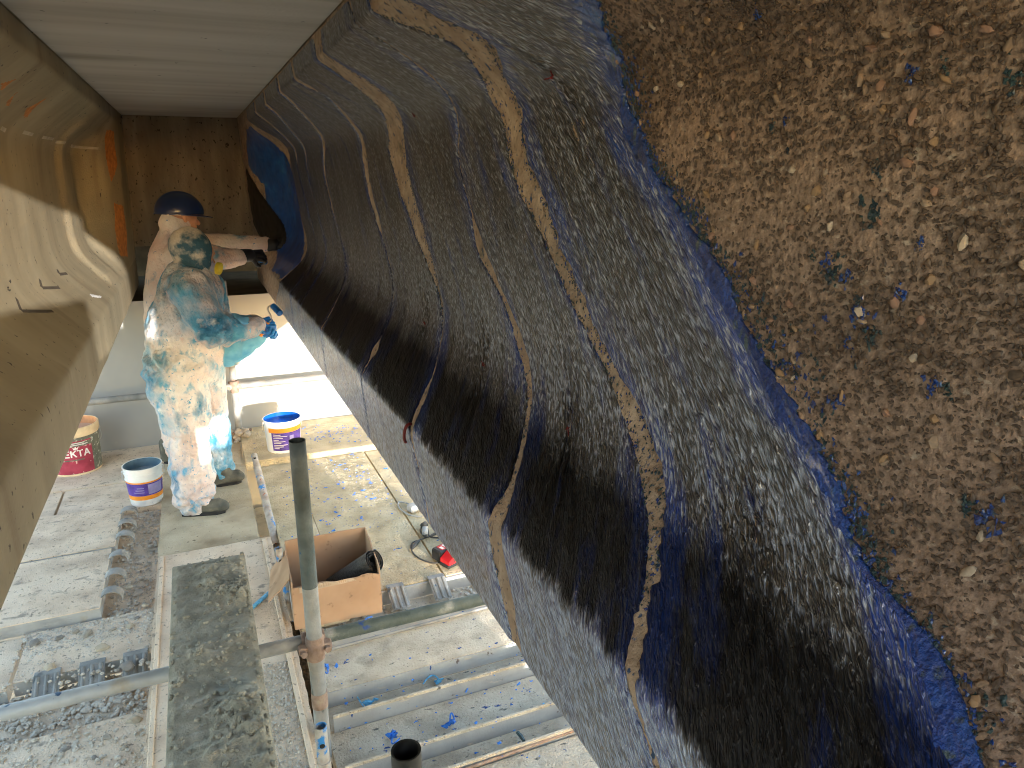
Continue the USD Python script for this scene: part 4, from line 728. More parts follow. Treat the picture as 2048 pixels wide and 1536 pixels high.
# ------------------------------------------------------------------ cardboard box with a roll of mesh
fl, fr_ = onz(592, 1262, 0), onz(764, 1226, 0)
ex = fr_ - fl; Wd = np.linalg.norm(ex[:2]); ex /= np.linalg.norm(ex); ey = np.array([-ex[1], ex[0], 0]); Dp, Hb = .36, .24; B0 = np.array([fl[0], fl[1], .006])
cb = thing('cardboard_box', 'open brown cardboard box with one flap out and torn front edge', 'box', B0 + ex * Wd / 2 + ey * Dp / 2)
def bpt(a, b, c): return B0 + ex * a + ey * b + np.array([0, 0, c])
def panel(corners, th, m, name, label=None, n=10, warp=.004, top_jag=0.0, seed=0):
    """thin warped card between four corners (bl, br, tr, tl)"""
    c = [np.asarray(q, float) for q in corners]; u, v = np.meshgrid(np.linspace(0, 1, n * 3), np.linspace(0, 1, n), indexing='ij'); u_, v_ = u[..., None], v[..., None]
    jag = 1 - top_jag * fbm(np.stack([u * 6, u * 0, u * 0 + seed], -1), 4, seed)[..., None] * 1.2; v_ = v_ * jag
    P = c[0] * (1 - u_) * (1 - v_) + c[1] * u_ * (1 - v_) + c[2] * u_ * v_ + c[3] * (1 - u_) * v_
    nn = np.cross(c[1] - c[0], c[3] - c[0]); nn /= np.linalg.norm(nn); P = P + nn * (warp * (fbm(np.stack([u * 3, v * 3, u * 0 + seed], -1), 2, seed) - .5))[..., None]
    a, b = P + nn * th / 2, P - nn * th / 2; nu, nv = u.shape; A = np.arange(nu * nv).reshape(nu, nv)
    ring = np.r_[A[:, 0], A[-1, 1:], A[-2::-1, -1], A[0, -2:0:-1]]; k2 = np.roll(ring, -1); o = nu * nv
    F = np.vstack([grid_faces(nu, nv, flip=True), grid_faces(nu, nv) + o, np.stack([ring, ring + o, k2], 1), np.stack([k2, ring + o, k2 + o], 1)])
    return obj(name, T(np.vstack([a.reshape(-1, 3), b.reshape(-1, 3)]), F), m, cb, smooth=35, label=label)
panel([bpt(0, 0, 0), bpt(Wd, 0, 0), bpt(Wd, 0, Hb * .92), bpt(0, 0, Hb * .95)], .005, 'cardboard', 'front_panel', 'front panel with torn corrugated top edge', top_jag=.14, seed=2)
panel([bpt(.03, -.0075, Hb * .76), bpt(Wd * .72, -.0075, Hb * .80), bpt(Wd * .66, -.0075, Hb * .905), bpt(.03, -.0075, Hb * .93)], .002, 'cardboard_flute', 'torn_flute', top_jag=.5, seed=4)
for k in range(26): obj('flute', tube([bpt(.05 + k * .0095, -.0092, Hb * .815), bpt(.05 + k * .0095, -.0092, Hb * (.85 + .04 * math.sin(k * .8)))], .0012, 4), 'cardboard', cb) 
panel([bpt(0, Dp, 0), bpt(Wd, Dp, 0), bpt(Wd, Dp, Hb * 1.1), bpt(0, Dp, Hb * 1.1)], .005, 'cardboard', 'back_panel', seed=5, top_jag=.03)
panel([bpt(Wd, 0, 0), bpt(Wd, Dp, 0), bpt(Wd, Dp, Hb * 1.1), bpt(Wd, 0, Hb)], .005, 'cardboard', 'side_panel', seed=6, top_jag=.05)
panel([bpt(0, Dp, 0), bpt(0, 0, 0), bpt(0, 0, Hb), bpt(0, Dp, Hb)], .005, 'cardboard', 'side_panel', seed=7)
panel([bpt(0, 0, .004), bpt(Wd, 0, .004), bpt(Wd, Dp, .004), bpt(0, Dp, .004)], .004, 'cardboard', 'bottom_panel', seed=8)
panel([bpt(-.002, .30, Hb), bpt(-.002, .03, Hb * .97), bpt(-.10, .02, Hb * .62), bpt(-.08, .27, Hb * .70)], .004, 'cardboard', 'flap', 'flap folded outwards', seed=9, warp=.015)
obj('print_patch', T([bpt(-.004, .10, .02), bpt(-.004, .10, .16), bpt(-.004, .24, .16), bpt(-.004, .24, .02)], [[0, 1, 2], [0, 2, 3], [2, 1, 0], [3, 2, 0]]), 'white_print', cb)
rl = thing('mesh_roll', 'roll of dark grey mesh leaning in the cardboard box', 'roll', bpt(.30, .15, .02))
th = np.linspace(0, 7.2 * math.pi, 150); rd = .020 + .0024 * th / 1.0 * .72; a0, a1 = bpt(.20, .24, .035), bpt(.375, .085, .225)
A, Bv, Cv = frame(a1 - a0); L_ = np.linalg.norm(a1 - a0); V = []
for s in (0, .5, 1): V.append(a0 + Cv * L_ * s + np.outer(rd * np.cos(th), A) + np.outer(rd * np.sin(th), Bv))
for s in (1, .5, 0): V.append(a0 + Cv * L_ * s + np.outer((rd - .0014) * np.cos(th), A) + np.outer((rd - .0014) * np.sin(th), Bv))
obj('sheet', T(np.stack(V, 0).reshape(-1, 3), grid_faces(6, 150)), 'rolled_mesh', rl, smooth=40)
obj('core', tube([a0, a1 - Cv * .03], .012, 12), 'bore_dark', rl)

# ------------------------------------------------------------------ charger, cables
cg = onz(903, 1121, 0); cgx, cgy = cg[0], cg[1]; ch = thing('battery_charger', 'red and black battery charger by the deck edge under the beam', 'charger', (cgx, cgy, .005))
def cbox(x0, x1, y0, y1, z0, z1, b=.006): return rot(box(cgx + x0, cgx + x1, cgy + y0, cgy + y1, z0, z1, b), 22, (0, 0, 1), (cgx, cgy, 0))
obj('base', cbox(-.085, .10, -.075, -.005, .008, .03, .006), 'charger_black', ch)
w = Polygon([(-.08, .03), (.10, .03), (.10, .05), (.03, .085), (-.02, .085), (-.08, .05)]); wm = trimesh.creation.extrude_polygon(w, .068, engine='earcut'); wm.apply_transform(trimesh.transformations.rotation_matrix(math.pi / 2, (1, 0, 0))); wm.apply_translation([cgx, cgy - .006, 0])
obj('housing', rot(wm, 22, (0, 0, 1), (cgx, cgy, 0)), 'charger_red', ch)
obj('top_block', cbox(-.075, .085, .0, .075, .01, .075, .008), 'charger_black', ch)
obj('red_panel', cbox(-.05, .06, .012, .062, .0745, .0765, .0008), 'charger_red', ch)
for a, b, c, d in ((-.045, -.03, .018, .045), (-.02, -.008, .03, .055), (.0, .014, .034, .056), (.02, .03, .04, .058)): obj('white_mark', cbox(a, b, c, d, .0766, .0772, 0), 'white_letter', ch)
for k in range(9): obj('vent_slot', cbox(-.045 + k * .012, -.040 + k * .012, -.0755, -.0745, .036, .05, 0), 'charger_black', ch)
def px0(pts, z): return [onz(u, v, z) for u, v in pts]
cab = thing('power_cable', 'black cable looping from the charger with an inline plug', 'cable', onz(840, 1110, 0))
obj('cord', tube(curve(px0([(884, 1118), (872, 1126), (850, 1122), (828, 1108), (822, 1095), (826, 1085), (838, 1080), (850, 1076), (868, 1070), (880, 1063)], .012), 50), .0042, 8), 'cable_black', cab, smooth=True)
obj('plug', tube(px0([(825, 1097), (829, 1090), (838, 1081)], .016), [.006, .013, .008], 10), 'cable_black', cab, smooth=True)
cab = thing('power_cable', 'tangled black cable and plug under the edge of the beam', 'cable', onz(860, 1070, 0))
obj('cord', tube(curve(px0([(893, 1062), (870, 1066), (852, 1074), (843, 1066), (842, 1056), (848, 1051), (856, 1060), (862, 1074), (885, 1076), (900, 1082)], .02), 60), .005, 8), 'cable_black', cab, smooth=True)
obj('plug', tube(px0([(850, 1068), (850, 1056), (848, 1047)], .03), [.016, .018, .011], 12), 'cable_grey', cab, smooth=True); obj('socket', tube(px0([(846, 1052), (851, 1048)], .045), [.018, .018], 14), 'cable_black', cab, smooth=True)
cab = thing('power_cable', 'pale grey cable with a grey connector on the sunlit plywood', 'cable', onz(830, 1020, 0))
obj('cord', tube(curve(px0([(826, 1013), (812, 1006), (799, 1004), (797, 1012), (808, 1024), (822, 1031), (845, 1033)], .014), 50), .005, 8), 'cable_grey', cab, smooth=True)
q = onz(829, 1017, .02); obj('connector', rot(box(q[0] - .04, q[0] + .04, q[1] - .03, q[1] + .03, .006, .05, .008), 20, (0, 0, 1), q), 'cable_grey', cab)

# ------------------------------------------------------------------ loose things on the boards
a, b = onz(503, 1216, .03), onz(540, 1183, .03); o = tube([a, b], .013, 8); o.vertices[:, 2] = .024 + (o.vertices[:, 2] - .017) * .35
st = thing('paint_stick', 'short stick dipped in blue resin on the pale plywood', 'stick', a); obj('stick', o, 'light_blue_chip', st)
def scatter(n, x0, x1, y0, y1, z, rlo, rhi, m, name, label, flatz=.6, weight=None):
    L = []
    while len(L) < n:
        x, y = rng.uniform(x0, x1), rng.uniform(y0, y1)
        if weight is not None and rng.random() > weight(x, y): continue
        L.append(stone([x, y, z + .002], rlo + (rhi - rlo) * rng.random() ** 3, flatz))
    return obj(name, L, m, kind='stuff', label=label, cat='rubble')
scatter(1500, -.88, -.36, 2.95, 3.39, .004, .002, .012, 'rubble', 'rubble', 'loose grit on the left steel deck', weight=lambda x, y: .25 + .75 * (y > 3.2))
scatter(1200, -1.0, -.352, 2.70, 3.015, -.055, .003, .017, 'rubble', 'rubble', 'loose stones under the ribbed claws')
scatter(1600, -.95, -.352, 1.9, 2.68, -.010, .002, .013, 'rubble', 'rubble', 'loose grit on the bottom left deck')
scatter(900, -.56, -.365, 3.42, 4.58, -.024, .002, .014, 'rubble', 'rubble', 'grit beside the six curved hooks')
scatter(600, -.95, -.58, 3.42, 4.55, .057, .0015, .005, 'rubble', 'rubble', 'fine grit on the raised steel decks')
scatter(1100, .06, .165, 1.8, 2.72, .023, .002, .008, 'rubble', 'rubble', 'gravelly dust right of the mortar board', .8)
scatter(500, .26, 1.15, 2.87, 3.09, -.065, .003, .014, 'rubble', 'rubble', 'stones in the sunken strip by the claws')
scatter(900, .48, .97, 3.7, 4.97, .009, .0015, .006, 'rubble', 'rubble', 'crumbs of hardened filler on the sunlit plywood')
scatter(700, -.35, .15, 3.9, 5.7, .019, .0012, .004, 'rubble', 'rubble', 'fine crumbs on the brown plywood')
LABS = set()
for i in range(26):
    u, v = [(228, 1262), (262, 1256), (70, 1290), (150, 1268), (205, 1300), (275, 1240), (175, 1272), (290, 1215), (120, 1280), (240, 1230), (258, 1178), (300, 1500), (215, 1480), (270, 1445), (190, 1520), (60, 1420), (85, 1410), (130, 1505), (250, 1500), (320, 1480), (275, 1190), (283, 1160), (100, 1340), (40, 1430), (255, 1337), (235, 1345)][i]
    p = onz(u, v, -.02 if v > 1400 else .0); rc = (.013, .019, .027)[(i * 7 + i // 3) % 3]
    place = 'just below the nearer raised deck' if 1235 < v < 1315 and u < 240 else 'beside the curved hooks' if v < 1235 else 'on the deck below the bare tube' if v > 1425 else 'beside the ribbed claws' if u < 140 or v > 1320 else 'left of the mortar board, above the tube'
    q = (i * 7 + i // 3) % 3, i % 3
    for dq in range(9):
        qs, qt = (q[0] + dq // 3) % 3, (q[1] + dq) % 3; lab = '%s %s chunk of broken concrete %s' % (('small', 'middling', 'large')[qs], ('pale grey', 'tan', 'dark grey')[qt], place)
        if lab not in LABS: break
    LABS.add(lab); obj('stone_chunk', stone([p[0], p[1], p[2] + .010], (.013, .019, .027)[qs], .6, sub=1), 'chunk_%d' % qt, smooth=35, label=lab, cat='stone', group='broken concrete chunks on the left decks')
def flake(p, r, th=.002, n=9, lift=.004):
    a = np.sort(rng.uniform(0, 6.28, n)); rr = r * rng.uniform(.3, 1.2, n); c = np.array([[0, 0, 0]])
    top = np.stack([rr * np.cos(a), rr * np.sin(a) * .7, lift * rng.random(n)], 1); V = np.vstack([c + [0, 0, lift], top, c, top - [0, 0, th]]); k = np.arange(n); k2 = (k + 1) % n
    F = np.vstack([np.stack([k * 0, 1 + k, 1 + k2], 1), np.stack([k * 0 + n + 1, n + 2 + k2, n + 2 + k], 1), np.stack([1 + k, n + 2 + k, 1 + k2], 1), np.stack([1 + k2, n + 2 + k, n + 2 + k2], 1)])
    return T(V + p, F)
fl_ = []
for k in range(170):
    u, v = rng.normal(690, 75), rng.normal(975, 60); p = onz(u, v, .012)
    if .3 < p[0] < 1.5 and 3.15 < p[1] < 4.95: fl_.append(flake(p, .004 + .014 * rng.random() ** 2))
for k in range(90):
    p = onz(rng.uniform(600, 760), rng.uniform(850, 885), .05)
    if p[1] < 5.7 and p[1] > 5.02: fl_.append(flake(p, .004 + .012 * rng.random() ** 2))
for k in range(120):
    p = onz(rng.uniform(670, 1130), rng.uniform(1290, 1520), .004 if rng.random() < .5 else -.06)
    if p[0] > .3: fl_.append(flake(p, .003 + .010 * rng.random() ** 3))
obj('resin_flakes', fl_, 'blue_chip', kind='stuff', label='blue hardened resin flakes strewn over the right-hand decks', cat='resin flakes')
for i, (u, v, r) in enumerate([(740, 1408, .03), (880, 1365, .02), (935, 1372, .022), (1080, 1420, .02), (655, 1336, .018), (728, 1246, .02), (785, 1478, .02), (900, 1450, .02), (855, 1560, .02)]):
    z = -.06 if v > 1340 else .012
    p = onz(u, v, z); L = [flake(p + rng.normal(size=3) * [.012, .012, .003], r * rng.uniform(.5, 1), .003, lift=.016) for _ in range(4)] + [tube(curve([p + [0, 0, .006], p + rng.normal(size=3) * [.02, .02, .004] + [0, 0, .012], p + rng.normal(size=3) * [.04, .03, .003] + [0, 0, .006]], 10), .003, 6)]
    obj('resin_curl', L, 'light_blue_chip' if i in (0, 1, 3) else 'blue_chip', smooth=35, label=['light blue curled resin scrap, leftmost in the trough decks', 'light blue curled resin scrap in the upper trough right of centre', 'dark blue curled resin scrap on the middle trough lip', 'light blue curled resin scrap close under the wrapped beam', 'dark blue resin blot on the deck right of the coupler', 'dark blue resin blob dripping over the dark green tube', 'dark blue resin scrap above the open black pipe', 'dark blue resin scrap in the middle trough centre', 'dark blue resin scrap at the bottom picture edge'][i], cat='resin scrap', group='curled blue resin scraps on the trough decks')
for i, (u0, v0, u1, v1, lab) in enumerate([(540, 1530, 548, 1508, 'thin pale wood splinter beside the mortar board'), (1035, 1465, 1048, 1482, 'teal-stained wood chip beneath the wrapped beam')]):
    a, b = onz(u0, v0, .03 if i == 0 else -.04), onz(u1, v1, .035 if i == 0 else -.035); obj('wood_chip', tube([a, (a + b) / 2 + [0, 0, .003], b], [.002, .006, .002] if i == 0 else [.007, .008, .007], 5), 'wood_sliver' if i == 0 else 'teal_resin', label=lab, cat='wood chip')

# ------------------------------------------------------------------ the two workers
def ball(p, r, n=14): 
    m = trimesh.creation.icosphere(subdivisions=2, radius=r); return np.asarray(m.vertices) + np.asarray(p)
def chain_union(chains, edge, taubin=12):
    parts = []
    for ch in chains:
        for (p, r), (q, s) in zip(ch[:-1], ch[1:]): parts.append(manifold3d.Manifold.hull_points(np.vstack([ball(p, r), ball(q, s)])))
    M = manifold3d.Manifold.batch_boolean(parts, manifold3d.OpType.Add).refine_to_length(edge); q = M.to_mesh()
    m = trimesh.Trimesh(q.vert_properties[:, :3], q.tri_verts, process=True); m.merge_vertices()
    if taubin: trimesh.smoothing.filter_taubin(m, iterations=taubin)
    return m
def cloth(m, amp=.012, seed=0, fr=9, folds=()):
    v = m.vertices.copy(); n = m.vertex_normals; rid = 1 - np.abs(2 * fbm(v * np.array([fr, fr, fr * .55]) , 3, seed) - 1)
    d = amp * (rid ** 2 - .45) + amp * .5 * (fbm(v * fr * 3, 3, seed + 3) - .5)
    for (p, R, a, k, ph) in folds:
        w = v - p; r = np.linalg.norm(w, axis=1); th = np.arctan2(w[:, 2], w[:, 0]); d += a * np.exp(-(r / R) ** 2) * np.cos(k * th + ph)
    m.vertices = v + n * d[:, None]; return m
def glove(parent, name, wrist, d, n, m, curl=50, right=True, s=1.0):
    """hand: wrist point, direction of the fingers d, back-of-hand normal n"""
    d = np.asarray(d, float); d /= np.linalg.norm(d); n = np.asarray(n, float); n -= d * (n @ d); n /= np.linalg.norm(n); sd = np.cross(d, n) * (1 if right else -1)
    w = np.asarray(wrist, float); P = lambda a, b, c: w + s * (d * a + sd * b + n * c)
    ch = [[(P(-.03, 0, 0), .026 * s), (P(.02, 0, 0), .024 * s)]]
    for b in (-.030, -.010, .010, .030): ch.append([(P(.015, b * .6, 0), .017 * s), (P(.088 - abs(b - .005) * .25, b, 0), .013 * s)])
    for i, (b, L) in enumerate(((-.030, .82), (-.010, .97), (.010, 1.0), (.031, .74))):
        p = P(.086 - abs(b - .005) * .25, b, 0); a = 0; pts = [(p, .0115 * s)]
        for j, sl in enumerate((.042, .028, .022)):
            a += math.radians(curl * (0.7 if j == 0 else 1.0) + 4 * i); p = p + s * sl * L * (d * math.cos(a) - n * math.sin(a)); pts.append((p, (.0100 - .0008 * j) * s))
        ch.append(pts)
    t0 = P(.025, -.030, -.006); t1 = t0 + s * .038 * (d * .55 - sd * .55 - n * .6); t2 = t1 + s * .034 * (d * .75 + sd * .1 - n * .65); ch.append([(P(.012, -.018, 0), .018 * s), (t0, .016 * s), (t1, .012 * s), (t2, .0105 * s)])
    obj(name, chain_union(ch, .006, 6), m, parent, smooth=True)
def boot(parent, heel, toe, z, sc=1.0, h=.14):
    heel, toe = np.array([heel[0], heel[1], z]), np.array([toe[0], toe[1], z]); d = toe - heel; L = np.linalg.norm(d); d /= L; sd = np.array([-d[1], d[0], 0])
    def P(a, b, c): return heel + d * a * L + sd * b + np.array([0, 0, c])
    ch = [[(P(.12, 0, .042), .040), (P(.45, 0, .045), .042)], [(P(.45, 0, .045), .044), (P(.82, .0, .042), .041)], [(P(.82, 0, .042), .043), (P(.93, 0, .036), .033)], [(P(.14, 0, .05), .042), (P(.2, 0, h), .050)], [(P(.2, 0, h), .050), (P(.5, 0, .06), .040)]]
    m = chain_union(ch, .012, 8); m.vertices[:, 2] = np.maximum(m.vertices[:, 2], z + .012); obj('boot', m, 'boot', parent, smooth=True)
    s = trimesh.convex.convex_hull(np.vstack([P(a, b, c) for a, b in ((.0, -.025), (.0, .025), (.2, -.038), (.2, .038), (.5, -.034), (.5, .034), (.8, -.046), (.8, .046), (.97, -.025), (.97, .025)) for c in (.001, .02)])); obj('sole', s, 'charger_black', parent)
def head(c, fwd, r=.098, look=0):
    """skin head: skull, jaw, nose, ears"""
    c = np.asarray(c, float); f = np.asarray(fwd, float); f /= np.linalg.norm(f); s = np.cross([0, 0, 1.0], f); s /= np.linalg.norm(s); u = np.cross(f, s); P = lambda a, b, z: c + f * a + s * b + u * z
    ch = [[(P(-.015, 0, .03), .088), (P(.02, 0, .01), .082)], [(P(.02, 0, .0), .078), (P(.055, 0, -.07), .042)], [(P(.09, 0, .005), .010), (P(.112, 0, -.028), .014)], [(P(.0, -.083, -.01), .012), (P(-.01, -.086, .02), .014)], [(P(.0, .083, -.01), .012), (P(-.01, .086, .02), .014)],
          [(P(.088, -.03, .022), .012), (P(.088, .03, .022), .012)], [(P(.088, -.018, -.062), .009), (P(.088, .018, -.062), .009)], [(P(-.02, 0, -.05), .058), (P(-.035, 0, -.16), .060)]]
    return ch, P

# near worker: bent a little, both hands on a small roller against the beam
hip, hipR, hipL = ony(368, 722, 4.62), ony(352, 748, 4.50), ony(392, 748, 4.74)
belly, chest = ony(370, 655, 4.62), ony(384, 595, 4.62); shR, shL, neck = ony(378, 578, 4.46), ony(410, 570, 4.78), ony(394, 548, 4.62); hd = ony(390, 503, 4.62)
knR, anR = ony(376, 862, 4.45), ony(388, 985, 4.38); knL, anL = ony(416, 855, 4.76), ony(434, 945, 4.80)
elR, wrR = ony(425, 660, 4.37), ony(510, 651, 4.50); elL, wrL = ony(452, 706, 4.74), ony(516, 674, 4.58)
ftR0, ftR1 = onz(366, 1030, .018), onz(455, 1022, .018); ftL0, ftL1 = onz(430, 972, .018), onz(484, 962, .018)
PA = thing('person', 'worker in stained white coverall bending to roll blue resin on the beam', 'person', ((ftR0[0] + ftL0[0]) / 2, (ftR0[1] + ftL0[1]) / 2, .018))
F1 = np.array([.86, .42, -.30]); hch, HP = head(hd + [0, 0, -.01], F1)
obj('body', chain_union(hch + [[(neck - [0, 0, .02], .058), (chest, .13)], [(chest, .13), (hip, .13)], [(chest, .1), (shR, .06)], [(chest, .1), (shL, .06)], [(shR, .055), (elR, .045)], [(elR, .045), (wrR, .032)], [(shL, .055), (elL, .045)], [(elL, .045), (wrL, .032)], [(hip, .1), (hipR, .09)], [(hipR, .08), (knR, .06)], [(knR, .055), (anR, .04)], [(hip, .1), (hipL, .09)], [(hipL, .08), (knL, .06)], [(knL, .055), (anL, .04)]], .02, 6), 'skin', PA, smooth=True)
m = chain_union([[(chest + [.0, 0, .04], .165), (belly, .198)], [(belly, .198), (hip, .205)], [(chest + [0, 0, .03], .15), (shR, .105)], [(chest + [0, 0, .03], .15), (shL, .10)], [(shR, .11), (elR, .088)], [(elR, .092), (elR * .4 + wrR * .6, .075)], [(elR * .4 + wrR * .6, .075), (wrR, .052)],
                [(shL, .10), (elL, .085)], [(hip, .198), (hipR, .170)], [(hipR, .170), (knR, .116)], [(knR, .118), (knR * .4 + anR * .6, .110)], [(knR * .4 + anR * .6, .110), (anR, .110)], [(anR, .110), (anR - [0, 0, .035], .098)],
                [(hip, .185), (hipL, .160)], [(hipL, .160), (knL, .110)], [(knL, .118), (anL, .098)], [(anL, .098), (anL - [0, 0, .03], .085)], [(chest + [0, 0, .08], .14), (neck + [-.015, 0, -.0], .095)]], .016, 10)
obj('coverall', cloth(m, .030, 3, 9, [(elR, .16, .012, 7, 0), (hip + [-.1, -.15, 0], .25, .010, 9, 1), (knR, .2, .010, 8, 2), (anR, .15, .014, 9, 0)]), 'coverall', PA, smooth=True)
m = chain_union([[(elL, .085), (elL * .4 + wrL * .6, .07)], [(elL * .4 + wrL * .6, .07), (wrL, .05)]], .014, 6); obj('sleeve', cloth(m, .012, 5, 12), 'blue_sleeve', PA, smooth=True, label='far sleeve soaked light blue')
m = chain_union([[(elR * .5 + wrR * .5, .080), (elR * .12 + wrR * .88, .062)], [(elR * .12 + wrR * .88, .062), (wrR, .054)]], .014, 4); obj('sleeve', cloth(m, .010, 15, 14), 'blue_sleeve', PA, smooth=True, label='near cuff soaked light blue')
m = chain_union([[(hd + [-.025, 0, .028], .112), (hd + [-.01, 0, -.02], .108)], [(hd + [-.01, 0, -.02], .108), (neck + [-.02, 0, -.03], .092)]], .014, 8)
v = m.vertices; fw = F1 / np.linalg.norm(F1); d = (v - hd) @ fw; m.vertices = v - np.outer(np.maximum(d - .062, 0), fw)
obj('hood', cloth(m, .010, 6, 14), 'hood_stained', PA, smooth=True, label='cream hood stained dark teal')
obj('respirator', [trimesh.Trimesh(ball(HP(.075, 0, -.055), .048), trimesh.creation.icosphere(subdivisions=2).faces), tube([HP(.085, -.035, -.06), HP(.115, -.065, -.06)], [.026, .026], 14)], 'mask_lilac', PA, smooth=40)
obj('filter', tube([HP(.112, -.062, -.058), HP(.125, -.078, -.058)], [.036, .036], 18), 'mask_yellow', PA, smooth=40)
boot(PA, ftR0, ftR1, .018); boot(PA, ftL0, ftL1, .018)
hR = (wrR - elR) / np.linalg.norm(wrR - elR); glove(PA, 'glove', wrR + hR * .03, hR + [0.1, .1, .1], [-.1, -.75, .65], 'blue_glove', 62, True, 1.05)
hL = (wrL - elL) / np.linalg.norm(wrL - elL); glove(PA, 'glove', wrL + hL * .025, hL + [0.3, -.1, .2], [.1, .8, .5], 'blue_glove', 62, False, 1.0)
g0, g1 = ony(520, 672, 4.52), ony(541, 636, 4.53)
rlr = thing('paint_roller', 'small blue paint roller on a bent wire frame held against the beam', 'paint roller', g0)
obj('grip', tube([g0, g0 * .25 + g1 * .75], [.013, .012], 12), 'label_orange', rlr, smooth=40)
wf = curve([g0 * .3 + g1 * .7, ony(540, 628, 4.54), ony(536, 616, 4.55), ony(540, 611, 4.56), ony(547, 613, 4.57)], 24); obj('wire_frame', tube(wf, .0036, 8), 'cable_grey', rlr, smooth=True)
obj('sleeve', tube([ony(546, 612, 4.57), ony(560, 627, 4.50)], .019, 16), 'blue_glove', rlr, smooth=40)

# far worker: navy helmet, both arms stretched to the beam
hip, hipR, hipL = ony(350, 660, 5.32), ony(346, 680, 5.24), ony(372, 680, 5.42); belly, chest = ony(347, 600, 5.32), ony(352, 535, 5.32)
shR, shL, neck, hd = ony(368, 508, 5.18), ony(388, 500, 5.44), ony(362, 468, 5.32), ony(361, 437, 5.32)
knR, anR = ony(352, 790, 5.25), ony(350, 900, 5.32); knL, anL = ony(380, 790, 5.44), ony(384, 895, 5.48)
elL, wrL = ony(456, 492, 5.46), ony(528, 490, 5.40); elR, wrR = ony(436, 518, 5.06), ony(478, 513, 5.10)
PB_ = thing('person', 'worker in navy helmet and stained coverall pressing fabric onto the beam', 'person', (float(anR[0]), 5.36, .018))
F2 = np.array([.92, .35, -.06]); hch, HP = head(hd, F2)
obj('body', chain_union(hch + [[(neck, .058), (chest, .13)], [(chest, .13), (hip, .13)], [(chest, .1), (shR, .06)], [(chest, .1), (shL, .06)], [(shR, .055), (elR, .045)], [(elR, .045), (wrR, .032)], [(shL, .055), (elL, .045)], [(elL, .045), (wrL, .032)], [(hip, .1), (hipR, .09)], [(hipR, .08), (knR, .06)], [(knR, .055), (anR, .04)], [(hip, .1), (hipL, .09)], [(hipL, .08), (knL, .06)], [(knL, .055), (anL, .04)]], .02, 6), 'skin', PB_, smooth=True)
m = chain_union([[(chest + [0, 0, .05], .155), (belly, .175)], [(belly, .175), (hip, .18)], [(chest, .15), (shR, .105)], [(chest, .15), (shL, .10)], [(shR, .105), (elR, .075)], [(elR, .072), (wrR, .050)], [(shL, .10), (elL, .078)], [(elL, .075), (wrL, .052)], [(hip, .17), (hipR, .15)], [(hipR, .15), (knR, .105)], [(knR, .105), (anR, .085)], [(anR, .085), (anR - [0, 0, .04], .08)], [(hip, .17), (hipL, .15)], [(hipL, .15), (knL, .105)], [(knL, .105), (anL, .08)], [(chest + [0, 0, .1], .13), (neck + [-.02, 0, -.0], .098)], [(neck + [-.02, 0, 0], .098), (hd + [-.03, 0, -.03], .098)]], .018, 10)
obj('coverall', cloth(m, .018, 12, 8), 'coverall_far', PB_, smooth=True)
for w_, e_, s_ in ((wrL, elL, True), (wrR, elR, False)):
    dd = (w_ - e_) / np.linalg.norm(w_ - e_); obj('tape', tube([w_ - dd * .06, w_ + dd * .01], [.056, .047], 18), 'white_tape', PB_, smooth=40)
    m = chain_union([[(w_ - dd * .0, .044), (w_ + dd * .07, .040)]], .012, 4); obj('glove_cuff', cloth(m, .006, 2, 20), 'black_glove', PB_, smooth=True)
    glove(PB_, 'glove', w_ + dd * .07, dd + [0, 0, .15 if s_ else -.15], [-.2, -.9 if not s_ else -.6, .5], 'black_glove', 24 if s_ else 55, s_, 1.05)
boot(PB_, onz(330, 925, .018), onz(372, 922, .018), .018); boot(PB_, onz(368, 912, .018), onz(410, 908, .018), .018)
# helmet
f = F2 / np.linalg.norm(F2); s = np.cross([0, 0, 1.0], f); s /= np.linalg.norm(s); u = np.cross(f, s); hc = hd + u * .045 - f * .005
sp = trimesh.creation.icosphere(subdivisions=4, radius=1.0); v = sp.vertices; keep = v[:, 2] > -.12
q = v * [.152, .128, .118]; q[:, 2] += .012 * np.exp(-(v[:, 1] / .16) ** 2) * np.clip(v[:, 2], 0, 1); q[:, 2] = np.maximum(q[:, 2], -.014)
dome_m = T(hc + np.outer(q[:, 0], f) + np.outer(q[:, 1], s) + np.outer(q[:, 2], u), sp.faces); HM = obj('helmet', dome_m, 'helmet_navy', PB_, smooth=50)
a = np.linspace(0, 2 * np.pi, 49)[:-1]; ro = np.stack([.158 * np.cos(a) + .055 * np.clip(np.cos(a), 0, 1) ** 3, .134 * np.sin(a)], 1); br = trimesh.creation.extrude_polygon(Polygon(ro), .006, engine='earcut'); v = br.vertices
drop = -.02 - .016 * np.clip(v[:, 0] / .2, 0, 1) ** 2 + v[:, 2]; obj('brim', T(hc + np.outer(v[:, 0], f) + np.outer(v[:, 1], s) + np.outer(drop, u), br.faces), 'helmet_navy', HM, smooth=50)
rl2 = thing('paint_roller', 'small dark roller on a bent wire frame held by the far worker', 'paint roller', ony(505, 514, 5.1))
obj('wire_frame', tube(curve([ony(500, 512, 5.1), ony(516, 503, 5.14), ony(522, 508, 5.16), ony(524, 520, 5.18)], 20), .004, 8), 'cable_black', rl2, smooth=True)
obj('sleeve', tube([ony(520, 520, 5.16), ony(530, 524, 5.24)], .018, 14), 'blue_glove', rl2, smooth=40)

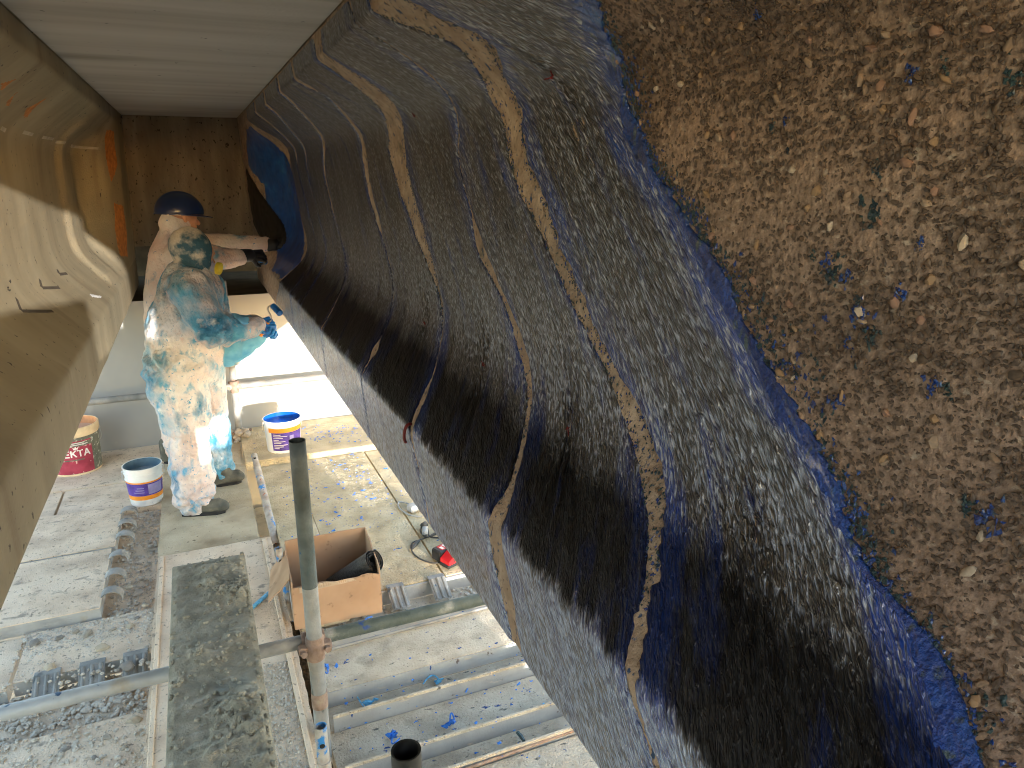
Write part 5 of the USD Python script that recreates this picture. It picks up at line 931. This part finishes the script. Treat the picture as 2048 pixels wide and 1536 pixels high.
# ------------------------------------------------------------------ behind the camera: panels and net added to shape the sun
gp = thing('guard_panel', 'tall plywood sun blocker added unseen behind the viewpoint', 'added sun blocker', (-.6, -1.2, 0))
for xa, xb, zt in ((-2.9, -1.3, 1.98), (-1.294, .40, 1.98), (.406, .866, 1.72)): obj('plywood', box(xa, xb, -1.22, -1.2, -2.6, zt), 'dusty_ply', gp)  # added out of view; heights and edges shape the shadows ahead
for k in range(4): obj('post', tube([[-2.8 + k * 1.15, -1.26, -.2], [-2.8 + k * 1.15, -1.26, 1.7]], R_, 14), 'dusty_tube', gp, smooth=40)
gp = thing('guard_panel', 'low plywood sun blocker added unseen behind the viewpoint', 'added sun blocker', (1.1, -1.2, 0))
obj('plywood', box(.872, 1.70, -1.22, -1.2, -2.6, .98), 'dusty_ply', gp)  # added out of view to keep low sun off the near decks
board('plywood_sheet', 'plywood sheet under the viewpoint out of the picture', -2.1, 2.4, -1.3, 1.15, -.06, -.02, 'dusty_ply', .004, 60, 'plywood', cell=.06)

MATS['netting'] = usdkit.material(stage, '/World/Looks/netting', {'t': ('transparent_bsdf', {'color': (1, 1, 1)}), 'd': ('diffuse_bsdf', {'color': (0.44, 0.55, 0.68)}), 'l': ('translucent_bsdf', {'color': (0.44, 0.55, 0.68)}),
    'a': ('mix_closure', {'fac': 0.6}), 'm': ('mix_closure', {'fac': 0.42})}, [('d.BSDF', 'a.closure1'), ('l.BSDF', 'a.closure2'), ('t.BSDF', 'm.closure1'), ('a.closure', 'm.closure2')], surface='m.closure')  # see-through sheet, added out of view to weaken the sun
xs, zs = np.linspace(-2.6, 4.5, 90), np.linspace(.02, 3.0, 30); X, Z = np.meshgrid(xs, zs, indexing='ij')
P = np.stack([X, -1.34 + .03 * np.sin(X * 5 + Z) * (.3 + fbm(np.stack([X, Z, X * 0], -1), 3, 2)), Z], -1)
obj('debris_netting', T(P.reshape(-1, 3), grid_faces(90, 30)), 'netting', smooth=True, label='pale blue sheet added unseen behind the viewpoint to dim the sun', cat='netting')
